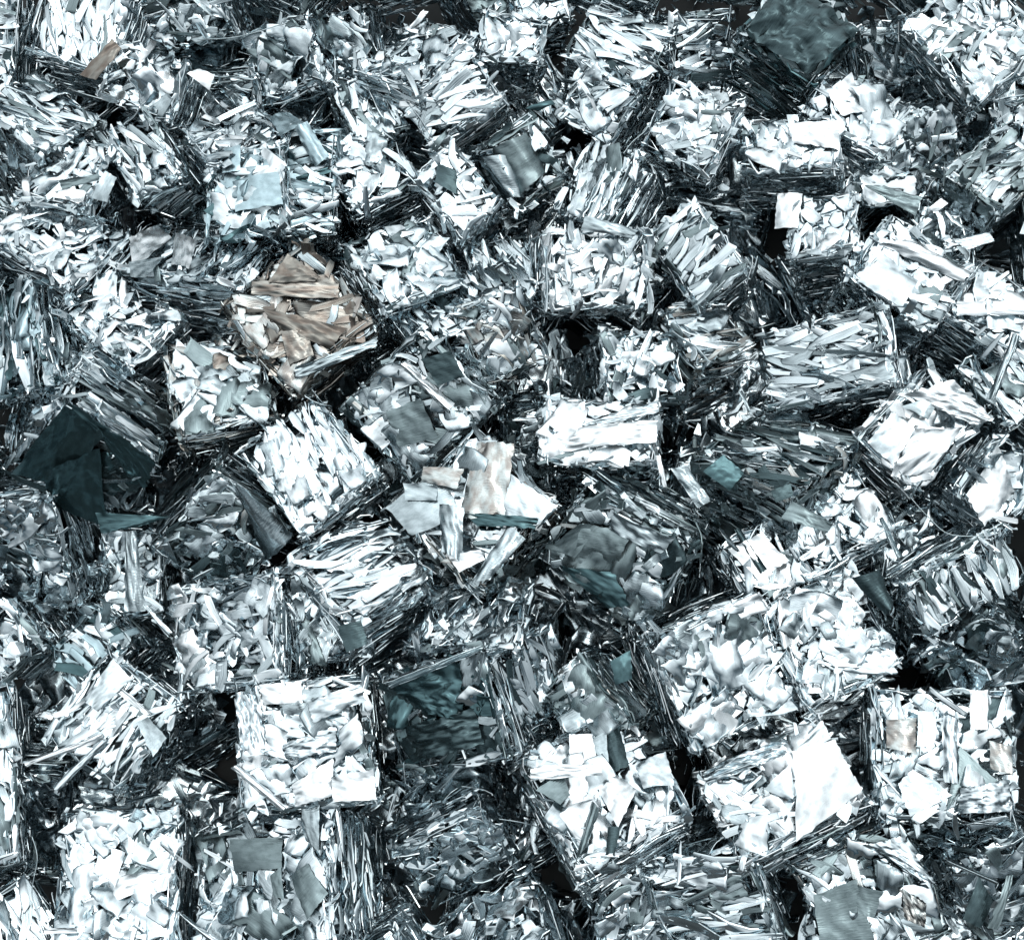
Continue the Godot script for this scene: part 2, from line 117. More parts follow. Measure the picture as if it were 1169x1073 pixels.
# bale index, material, bend, crumple, four corners on the bale's main face (metres, bale axes)
var PLATES := [
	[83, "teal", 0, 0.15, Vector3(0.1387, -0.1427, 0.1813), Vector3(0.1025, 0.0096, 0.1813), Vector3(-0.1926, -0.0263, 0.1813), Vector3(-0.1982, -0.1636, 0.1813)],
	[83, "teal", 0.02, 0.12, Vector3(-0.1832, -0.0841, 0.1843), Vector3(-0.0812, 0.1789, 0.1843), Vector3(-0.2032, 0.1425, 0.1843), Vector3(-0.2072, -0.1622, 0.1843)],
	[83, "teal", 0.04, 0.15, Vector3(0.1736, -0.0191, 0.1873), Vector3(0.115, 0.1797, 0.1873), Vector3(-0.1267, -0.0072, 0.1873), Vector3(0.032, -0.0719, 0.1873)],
	[21, "bronze", 0.02, 0.2, Vector3(-0.1398, -0.0682, 0.1996), Vector3(0.0364, 0.1296, 0.1996), Vector3(0.001, 0.159, 0.1996), Vector3(-0.1736, -0.0371, 0.1996)],
	[21, "brown", 0.03, 0.2, Vector3(-0.0263, -0.0793, 0.2026), Vector3(0.1385, 0.0108, 0.2026), Vector3(0.1225, 0.093, 0.2026), Vector3(-0.0846, -0.0655, 0.2026)],
	[21, "bronze", 0.05, 0.3, Vector3(0.0988, -0.1138, 0.2056), Vector3(0.1231, -0.0381, 0.2056), Vector3(0.0497, -0.0047, 0.2056), Vector3(0.0035, -0.0693, 0.2056)],
	[21, "brown", 0.04, 0.2, Vector3(-0.0484, 0.1042, 0.2086), Vector3(-0.0475, 0.131, 0.2086), Vector3(-0.1653, 0.0979, 0.2086), Vector3(-0.1355, -0.0021, 0.2086)],
	[21, "satin", 0.02, 0.2, Vector3(0.1483, -0.1266, 0.2116), Vector3(0.2252, 0.1221, 0.2116), Vector3(0.2038, 0.1469, 0.2116), Vector3(0.1182, -0.1086, 0.2116)],
	[16, "tan", 0.05, 0.25, Vector3(-0.0036, -0.0577, 0.1979), Vector3(0.1024, 0.0447, 0.1979), Vector3(-0.0465, 0.217, 0.1979), Vector3(-0.1318, 0.1475, 0.1979)],
	[16, "rolled", 0.05, 0.25, Vector3(0.0957, 0.0374, 0.2009), Vector3(0.1819, 0.0915, 0.2009), Vector3(0.1833, 0.1768, 0.2009), Vector3(0.011, 0.1477, 0.2009)],
	[16, "satin", 0.04, 0.2, Vector3(-0.0621, -0.19, 0.2039), Vector3(0.0058, -0.0431, 0.2039), Vector3(-0.1497, 0.0006, 0.2039), Vector3(-0.1849, -0.1864, 0.2039)],
	[16, "teal", 0.05, 0.2, Vector3(0.06, -0.032, 0.2069), Vector3(0.1872, 0.084, 0.2069), Vector3(0.1721, 0.1094, 0.2069), Vector3(0.0009, -0.0304, 0.2069)],
	[16, "satin", 0.02, 0.2, Vector3(0.167, -0.1612, 0.2099), Vector3(0.2002, -0.1141, 0.2099), Vector3(0.1882, 0.0405, 0.2099), Vector3(0.1227, 0.0425, 0.2099)],
	[16, "satin", 0.03, 0.2, Vector3(-0.1509, -0.1305, 0.2129), Vector3(-0.0835, -0.0656, 0.2129), Vector3(-0.113, -0.0309, 0.2129), Vector3(-0.1945, -0.0978, 0.2129)],
	[16, "white", 0, 0.2, Vector3(0.1257, -0.1634, 0.2159), Vector3(0.1476, -0.084, 0.2159), Vector3(0.1214, -0.0734, 0.2159), Vector3(0.0579, -0.1535, 0.2159)],
	[16, "tan", 0.03, 0.2, Vector3(-0.1595, -0.0551, 0.2189), Vector3(-0.0648, 0.0022, 0.2189), Vector3(-0.0944, 0.0592, 0.2189), Vector3(-0.1893, -0.0201, 0.2189)],
	[16, "satin", 0.08, 0.3, Vector3(0.0446, -0.1572, 0.2219), Vector3(0.101, -0.1385, 0.2219), Vector3(-0.0041, -0.0215, 0.2219), Vector3(-0.0709, -0.0675, 0.2219)],
	[7, "white", 0.01, 0.12, Vector3(0.1561, -0.0244, 0.202), Vector3(0.117, 0.2015, 0.202), Vector3(-0.0495, 0.2069, 0.202), Vector3(-0.0744, 0.0875, 0.202)],
	[7, "bright", 0.03, 0.2, Vector3(-0.1047, 0.15, 0.205), Vector3(-0.0645, 0.0881, 0.205), Vector3(-0.0465, 0.1999, 0.205), Vector3(-0.1166, 0.2051, 0.205)],
	[7, "bright", 0.03, 0.2, Vector3(0.05, 0.0176, 0.208), Vector3(0.0392, 0.0347, 0.208), Vector3(-0.0437, 0.0602, 0.208), Vector3(-0.0156, -0.0399, 0.208)],
	[7, "bright", 0.06, 0.6, Vector3(-0.0996, -0.1782, 0.211), Vector3(-0.0721, 0.0646, 0.211), Vector3(-0.114, 0.0788, 0.211), Vector3(-0.1456, -0.178, 0.211)],
	[8, "grey", 0.01, 0.1, Vector3(0.1555, -0.0046, 0.2027), Vector3(0.1052, 0.0408, 0.2027), Vector3(0.0696, 0.1431, 0.2027), Vector3(-0.0271, 0.0419, 0.2027)],
	[8, "bright", 0.04, 0.2, Vector3(0.1742, -0.1022, 0.2057), Vector3(0.1112, 0.0159, 0.2057), Vector3(0.0421, -0.0903, 0.2057), Vector3(0.0855, -0.1356, 0.2057)],
	[8, "bright", 0.05, 0.3, Vector3(0.0757, -0.0072, 0.2087), Vector3(0.0789, 0.0336, 0.2087), Vector3(-0.1036, 0.0417, 0.2087), Vector3(-0.1146, -0.0041, 0.2087)],
	[8, "white", 0.03, 0.2, Vector3(-0.0746, 0.0714, 0.2117), Vector3(-0.0762, 0.1199, 0.2117), Vector3(-0.1886, 0.1255, 0.2117), Vector3(-0.1872, 0.0767, 0.2117)],
	[8, "tan", 0.02, 0.2, Vector3(-0.0141, -0.163, 0.2147), Vector3(0.0003, -0.0828, 0.2147), Vector3(-0.1019, -0.0742, 0.2147), Vector3(-0.094, -0.163, 0.2147)],
	[8, "bright", 0.02, 0.2, Vector3(-0.0244, -0.0799, 0.2177), Vector3(-0.0187, -0.0315, 0.2177), Vector3(-0.1208, -0.0225, 0.2177), Vector3(-0.1218, -0.0715, 0.2177)],
	[8, "tan", 0.05, 0.3, Vector3(0.0346, 0.1221, 0.2207), Vector3(0.047, 0.1786, 0.2207), Vector3(-0.0311, 0.1828, 0.2207), Vector3(-0.0436, 0.1212, 0.2207)],
	[8, "bright", 0.08, 0.5, Vector3(0.1639, 0.0271, 0.2237), Vector3(0.1483, 0.1701, 0.2237), Vector3(0.0618, 0.1724, 0.2237), Vector3(0.0913, 0.0375, 0.2237)],
	[6, "dark", 0.06, 0.15, Vector3(-0.0085, 0.0338, 0.188), Vector3(-0.004, 0.0983, 0.188), Vector3(-0.1299, 0.1389, 0.188), Vector3(-0.1308, 0.0947, 0.188)],
	[6, "satin", 0.02, 0.1, Vector3(-0.0763, 0.0361, 0.191), Vector3(-0.0345, 0.0494, 0.191), Vector3(-0.1307, 0.0977, 0.191), Vector3(-0.124, 0.0346, 0.191)],
	[6, "white", 0.06, 0.2, Vector3(0.1387, -0.0224, 0.194), Vector3(0.0695, 0.0799, 0.194), Vector3(0.0028, 0.0535, 0.194), Vector3(0.0177, -0.0134, 0.194)],
	[6, "white", 0.01, 0.1, Vector3(-0.0808, -0.0544, 0.197), Vector3(-0.0535, 0.0229, 0.197), Vector3(-0.1375, 0.0546, 0.197), Vector3(-0.1691, -0.0039, 0.197)],
	[6, "grey", 0.02, 0.1, Vector3(-0.0001, -0.129, 0.2), Vector3(-0.0085, -0.0927, 0.2), Vector3(-0.0785, -0.0787, 0.2), Vector3(-0.0713, -0.1691, 0.2)],
	[6, "grey", 0.03, 0.1, Vector3(0.1713, -0.1817, 0.203), Vector3(0.142, -0.1257, 0.203), Vector3(0.0691, -0.0433, 0.203), Vector3(0.0372, -0.0474, 0.203)],
	[6, "dark", 0.02, 0.1, Vector3(0.1907, -0.0925, 0.206), Vector3(0.1986, -0.0692, 0.206), Vector3(0.1427, -0.0187, 0.206), Vector3(0.1255, -0.0481, 0.206)],
	[6, "white", 0.02, 0.2, Vector3(-0.0983, -0.1705, 0.209), Vector3(-0.01, 0.0153, 0.209), Vector3(-0.0431, 0.0261, 0.209), Vector3(-0.1363, -0.1525, 0.209)],
	[6, "bright", 0.04, 0.3, Vector3(0.0832, 0.0949, 0.212), Vector3(0.1159, 0.1758, 0.212), Vector3(0.0218, 0.206, 0.212), Vector3(0.0088, 0.1116, 0.212)],
	[61, "white", 0.06, 0.3, Vector3(0.1097, -0.0941, 0.2), Vector3(0.0877, 0.0825, 0.2), Vector3(-0.0121, -0.0199, 0.2), Vector3(0.0393, -0.1792, 0.2)],
	[61, "white", 0.07, 0.4, Vector3(0.1074, 0.1049, 0.203), Vector3(0.1326, 0.1598, 0.203), Vector3(-0.0292, 0.1663, 0.203), Vector3(-0.104, 0.0323, 0.203)],
	[61, "satin", 0.02, 0.15, Vector3(-0.0415, 0.0098, 0.206), Vector3(-0.0013, 0.023, 0.206), Vector3(-0.0253, 0.1124, 0.206), Vector3(-0.0836, -0.0015, 0.206)],
	[61, "bright", 0.05, 0.3, Vector3(0.0191, -0.1489, 0.209), Vector3(-0.0085, -0.0262, 0.209), Vector3(-0.0908, -0.0321, 0.209), Vector3(-0.0812, -0.1546, 0.209)],
	[1, "grey", 0.01, 0.06, Vector3(-0.0453, -0.0846, 0.2094), Vector3(-0.0329, 0.0728, 0.2094), Vector3(-0.118, 0.077, 0.2094), Vector3(-0.1415, -0.0963, 0.2094)],
	[1, "grey", 0.02, 0.1, Vector3(0.0379, 0.0457, 0.2124), Vector3(0.0571, 0.0785, 0.2124), Vector3(-0.0352, 0.0718, 0.2124), Vector3(-0.0164, 0.0368, 0.2124)],
	[1, "bright", 0.03, 0.2, Vector3(0.0396, -0.1705, 0.2154), Vector3(-0.0023, -0.0939, 0.2154), Vector3(-0.0476, -0.0867, 0.2154), Vector3(0.0136, -0.1495, 0.2154)],
	[1, "satin", 0.02, 0.1, Vector3(-0.0988, 0.1577, 0.2184), Vector3(-0.0579, 0.2001, 0.2184), Vector3(-0.189, 0.2082, 0.2184), Vector3(-0.1889, 0.1515, 0.2184)],
	[1, "grey", 0.02, 0.1, Vector3(0.1201, 0.1523, 0.2214), Vector3(0.0594, 0.2163, 0.2214), Vector3(-0.0324, 0.1611, 0.2214), Vector3(-0.0054, 0.1036, 0.2214)],
	[2, "white", 0.02, 0.1, Vector3(0.1832, -0.076, 0.2015), Vector3(0.1761, -0.0529, 0.2015), Vector3(0.0403, -0.19, 0.2015), Vector3(0.0479, -0.2107, 0.2015)],
	[2, "bright", 0.03, 0.5, Vector3(0.0021, -0.1769, 0.2045), Vector3(0.0027, -0.1061, 0.2045), Vector3(-0.177, -0.1147, 0.2045), Vector3(-0.162, -0.1847, 0.2045)],
	[2, "white", 0.03, 0.3, Vector3(-0.1202, -0.1076, 0.2075), Vector3(-0.1146, 0.0095, 0.2075), Vector3(-0.1781, 0.009, 0.2075), Vector3(-0.1793, -0.1139, 0.2075)],
	[2, "bright", 0.1, 0.4, Vector3(0.0442, -0.0471, 0.2105), Vector3(0.0329, 0.0953, 0.2105), Vector3(-0.0387, 0.101, 0.2105), Vector3(-0.0015, -0.0566, 0.2105)],
	[2, "white", 0.06, 0.3, Vector3(0.1736, -0.0306, 0.2135), Vector3(0.159, 0.0782, 0.2135), Vector3(0.0543, 0.0864, 0.2135), Vector3(0.1143, -0.0364, 0.2135)],
	[2, "white", 0.08, 0.3, Vector3(0.1735, 0.0774, 0.2165), Vector3(0.1826, 0.2019, 0.2165), Vector3(0.0967, 0.1993, 0.2165), Vector3(0.1076, 0.0776, 0.2165)],
	[2, "bright", 0.06, 0.3, Vector3(-0.0508, 0.0346, 0.2195), Vector3(-0.0985, 0.191, 0.2195), Vector3(-0.1497, 0.1851, 0.2195), Vector3(-0.1172, 0.0243, 0.2195)],
	[3, "white", 0.03, 0.1, Vector3(0.2368, -0.1514, 0.1966), Vector3(0.2369, -0.128, 0.1966), Vector3(0.0514, 0.0186, 0.1966), Vector3(0.0469, 0.002, 0.1966)],
	[3, "bright", 0.02, 0.1, Vector3(0.2441, -0.0314, 0.1996), Vector3(0.2429, -0.0061, 0.1996), Vector3(0.0515, 0.0331, 0.1996), Vector3(0.0605, 0.0138, 0.1996)],
	[3, "white", 0.02, 0.1, Vector3(-0.0681, 0.0878, 0.2026), Vector3(-0.0832, 0.1026, 0.2026), Vector3(-0.098, -0.0727, 0.2026), Vector3(-0.08, -0.0822, 0.2026)],
	[3, "satin", 0.02, 0.1, Vector3(0.0153, 0.1773, 0.2056), Vector3(-0.0494, 0.1775, 0.2056), Vector3(-0.0671, 0.0964, 0.2056), Vector3(-0.0357, 0.0744, 0.2056)],
	[3, "bright", 0.05, 0.3, Vector3(-0.0002, -0.0448, 0.2086), Vector3(-0.1312, -0.0125, 0.2086), Vector3(-0.1482, -0.0981, 0.2086), Vector3(-0.0038, -0.0971, 0.2086)],
	[76, "blue", 0.02, 0.15, Vector3(0.0685, -0.0258, 0.2), Vector3(0.0608, 0.1298, 0.2), Vector3(-0.0467, 0.1194, 0.2), Vector3(-0.0452, -0.0139, 0.2)],
	[76, "blue", 0.01, 0.1, Vector3(-0.0662, -0.0652, 0.203), Vector3(-0.07, -0.0096, 0.203), Vector3(-0.1531, -0.0035, 0.203), Vector3(-0.1528, -0.0622, 0.203)],
	[77, "blue", 0.02, 0.15, Vector3(0.1381, 0.1063, 0.2), Vector3(0.1178, 0.2092, 0.2), Vector3(0.0256, 0.1821, 0.2), Vector3(0.0099, 0.1268, 0.2)],
	[24, "blue", 0.02, 0.15, Vector3(-0.0392, 0.0172, 0.2), Vector3(-0.0786, 0.0563, 0.2), Vector3(-0.186, -0.0202, 0.2), Vector3(-0.1608, -0.0574, 0.2)],
	[78, "white", 0.04, 0.15, Vector3(-0.1332, -0.1353, 0.2), Vector3(-0.0855, 0.0342, 0.2), Vector3(-0.1716, 0.0983, 0.2), Vector3(-0.2199, 0.0018, 0.2)],
	[78, "satin", 0.02, 0.1, Vector3(-0.1184, -0.1776, 0.203), Vector3(-0.0644, -0.1781, 0.203), Vector3(-0.065, -0.0571, 0.203), Vector3(-0.1546, -0.1167, 0.203)],
	[78, "white", 0.02, 0.1, Vector3(-0.0235, -0.0891, 0.206), Vector3(0.0423, -0.101, 0.206), Vector3(0.0011, 0.0413, 0.206), Vector3(-0.0872, 0.0644, 0.206)],
	[81, "satin", 0.02, 0.12, Vector3(-0.0305, 0.1412, 0.2), Vector3(-0.1502, 0.1497, 0.2), Vector3(-0.1871, -0.0681, 0.2), Vector3(-0.1806, -0.1082, 0.2)],
	[19, "white", 0.08, 0.3, Vector3(0.0812, 0.062, 0.2), Vector3(0.0725, 0.0964, 0.2), Vector3(-0.122, 0.0788, 0.2), Vector3(-0.127, 0.0494, 0.2)],
	[19, "grey", 0.03, 0.2, Vector3(0.0516, -0.1213, 0.203), Vector3(0.114, -0.0097, 0.203), Vector3(-0.0098, 0.0329, 0.203), Vector3(-0.0539, -0.0772, 0.203)],
	[19, "dark", 0.03, 0.2, Vector3(-0.0022, 0.1019, 0.206), Vector3(0.0327, 0.1804, 0.206), Vector3(-0.0516, 0.2047, 0.206), Vector3(-0.096, 0.1163, 0.206)],
	[40, "dark", 0.02, 0.1, Vector3(-0.0517, -0.0439, 0.1979), Vector3(0.0183, -0.015, 0.1979), Vector3(-0.0413, 0.0321, 0.1979), Vector3(-0.097, -0.0012, 0.1979)],
	[15, "grey", 0.02, 0.1, Vector3(0.0793, -0.0993, 0.1933), Vector3(-0.0467, -0.0844, 0.1933), Vector3(-0.0242, -0.1391, 0.1933), Vector3(0.0792, -0.1739, 0.1933)],
	[15, "grey", 0.03, 0.2, Vector3(0.0773, -0.1028, 0.1963), Vector3(0.025, 0.0213, 0.1963), Vector3(-0.0785, 0.0077, 0.1963), Vector3(-0.0258, -0.133, 0.1963)],
	[15, "teal", 0.04, 0.2, Vector3(0.1649, 0.0557, 0.1993), Vector3(0.1082, 0.1155, 0.1993), Vector3(0.0548, 0.0238, 0.1993), Vector3(0.1201, -0.1246, 0.1993)],
	[15, "satin", 0.05, 0.3, Vector3(-0.0563, -0.0541, 0.2023), Vector3(-0.0794, 0.1137, 0.2023), Vector3(-0.1397, 0.1234, 0.2023), Vector3(-0.1098, -0.0694, 0.2023)],
	[56, "dark", 0.03, 0.7, Vector3(0.124, -0.1144, 0.1932), Vector3(0.1625, 0.0984, 0.1932), Vector3(-0.1392, 0.1079, 0.1932), Vector3(-0.1206, -0.136, 0.1932)],
	[11, "grey", 0.02, 0.12, Vector3(0.0511, -0.1942, 0.2), Vector3(0.1071, -0.0494, 0.2), Vector3(-0.0688, -0.0162, 0.2), Vector3(-0.076, -0.1463, 0.2)],
	[11, "grey", 0.02, 0.1, Vector3(0.0162, -0.0535, 0.203), Vector3(0.0471, -0.0203, 0.203), Vector3(-0.0068, 0.039, 0.203), Vector3(-0.0584, -0.0275, 0.203)],
	[11, "tan", 0.07, 0.4, Vector3(0.0809, 0.0573, 0.206), Vector3(0.1301, 0.0962, 0.206), Vector3(0.0733, 0.1297, 0.206), Vector3(0.0079, 0.0912, 0.206)],
	[11, "bright", 0.08, 0.4, Vector3(-0.0162, 0.1284, 0.209), Vector3(0.0351, 0.1825, 0.209), Vector3(-0.1236, 0.1588, 0.209), Vector3(-0.1476, 0.0475, 0.209)],
	[65, "white", 0.03, 0.2, Vector3(0.0356, -0.0517, 0.2), Vector3(0.0345, 0.058, 0.2), Vector3(-0.0777, 0.031, 0.2), Vector3(-0.0894, -0.0801, 0.2)],
	[65, "dark", 0.02, 0.1, Vector3(0.0228, -0.0378, 0.203), Vector3(0.0213, -0.015, 0.203), Vector3(-0.1238, -0.0149, 0.203), Vector3(-0.1289, -0.0335, 0.203)],
	[52, "white", 0.01, 0.1, Vector3(-0.0762, -0.1094, 0.2), Vector3(0.1291, 0.0447, 0.2), Vector3(0.1041, 0.0862, 0.2), Vector3(-0.1022, -0.0682, 0.2)],
	[51, "white", 0.05, 0.2, Vector3(0.1518, 0.0596, 0.2), Vector3(0.1544, 0.1092, 0.2), Vector3(-0.0434, 0.0905, 0.2), Vector3(-0.1245, 0.0186, 0.2)],
	[51, "bright", 0.03, 0.2, Vector3(0.0485, -0.1217, 0.203), Vector3(0.0426, -0.0168, 0.203), Vector3(-0.0919, -0.0072, 0.203), Vector3(-0.1066, -0.1289, 0.203)],
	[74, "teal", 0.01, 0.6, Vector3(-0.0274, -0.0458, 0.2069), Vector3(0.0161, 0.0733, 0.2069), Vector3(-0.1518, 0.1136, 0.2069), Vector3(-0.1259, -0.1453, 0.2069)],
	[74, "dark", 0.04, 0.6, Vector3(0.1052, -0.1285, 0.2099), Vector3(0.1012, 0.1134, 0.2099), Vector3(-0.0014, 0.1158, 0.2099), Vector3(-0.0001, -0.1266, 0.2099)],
	[48, "bright", 0.03, 0.2, Vector3(-0.0184, 0.014, 0.1927), Vector3(-0.0604, 0.1759, 0.1927), Vector3(-0.0938, 0.1696, 0.1927), Vector3(-0.0199, -0.0525, 0.1927)],
	[48, "white", 0.03, 0.3, Vector3(0.0685, -0.1143, 0.1957), Vector3(0.0347, 0.1737, 0.1957), Vector3(-0.0398, 0.1714, 0.1957), Vector3(-0.0019, -0.0647, 0.1957)],
	[53, "white", 0.05, 0.3, Vector3(0.0046, 0.0106, 0.1929), Vector3(0.0324, 0.1498, 0.1929), Vector3(-0.0643, 0.1498, 0.1929), Vector3(-0.0613, -0.0061, 0.1929)],
	[57, "white", 0.05, 0.2, Vector3(-0.0274, -0.0624, 0.2), Vector3(0.0356, -0.0026, 0.2), Vector3(-0.0774, 0.0937, 0.2), Vector3(-0.1006, -0.023, 0.2)],
	[50, "white", 0.01, 0.1, Vector3(0.0037, -0.1456, 0.2086), Vector3(0.0143, -0.0723, 0.2086), Vector3(-0.1057, -0.0543, 0.2086), Vector3(-0.1145, -0.1308, 0.2086)],
	[62, "white", 0.05, 0.2, Vector3(0.0188, -0.1493, 0.2), Vector3(0.032, -0.0024, 0.2), Vector3(-0.097, 0.0821, 0.2), Vector3(-0.0783, -0.1088, 0.2)],
	[38, "grey", 0.18, 0.3, Vector3(0.0744, -0.0734, 0.2), Vector3(0.0598, 0.0539, 0.2), Vector3(-0.073, 0.0744, 0.2), Vector3(-0.0966, -0.0604, 0.2)],
	[38, "satin", 0.18, 0.3, Vector3(0.0513, -0.1087, 0.203), Vector3(0.0898, -0.0502, 0.203), Vector3(-0.0393, 0.0017, 0.203), Vector3(-0.0968, -0.1106, 0.203)],
]
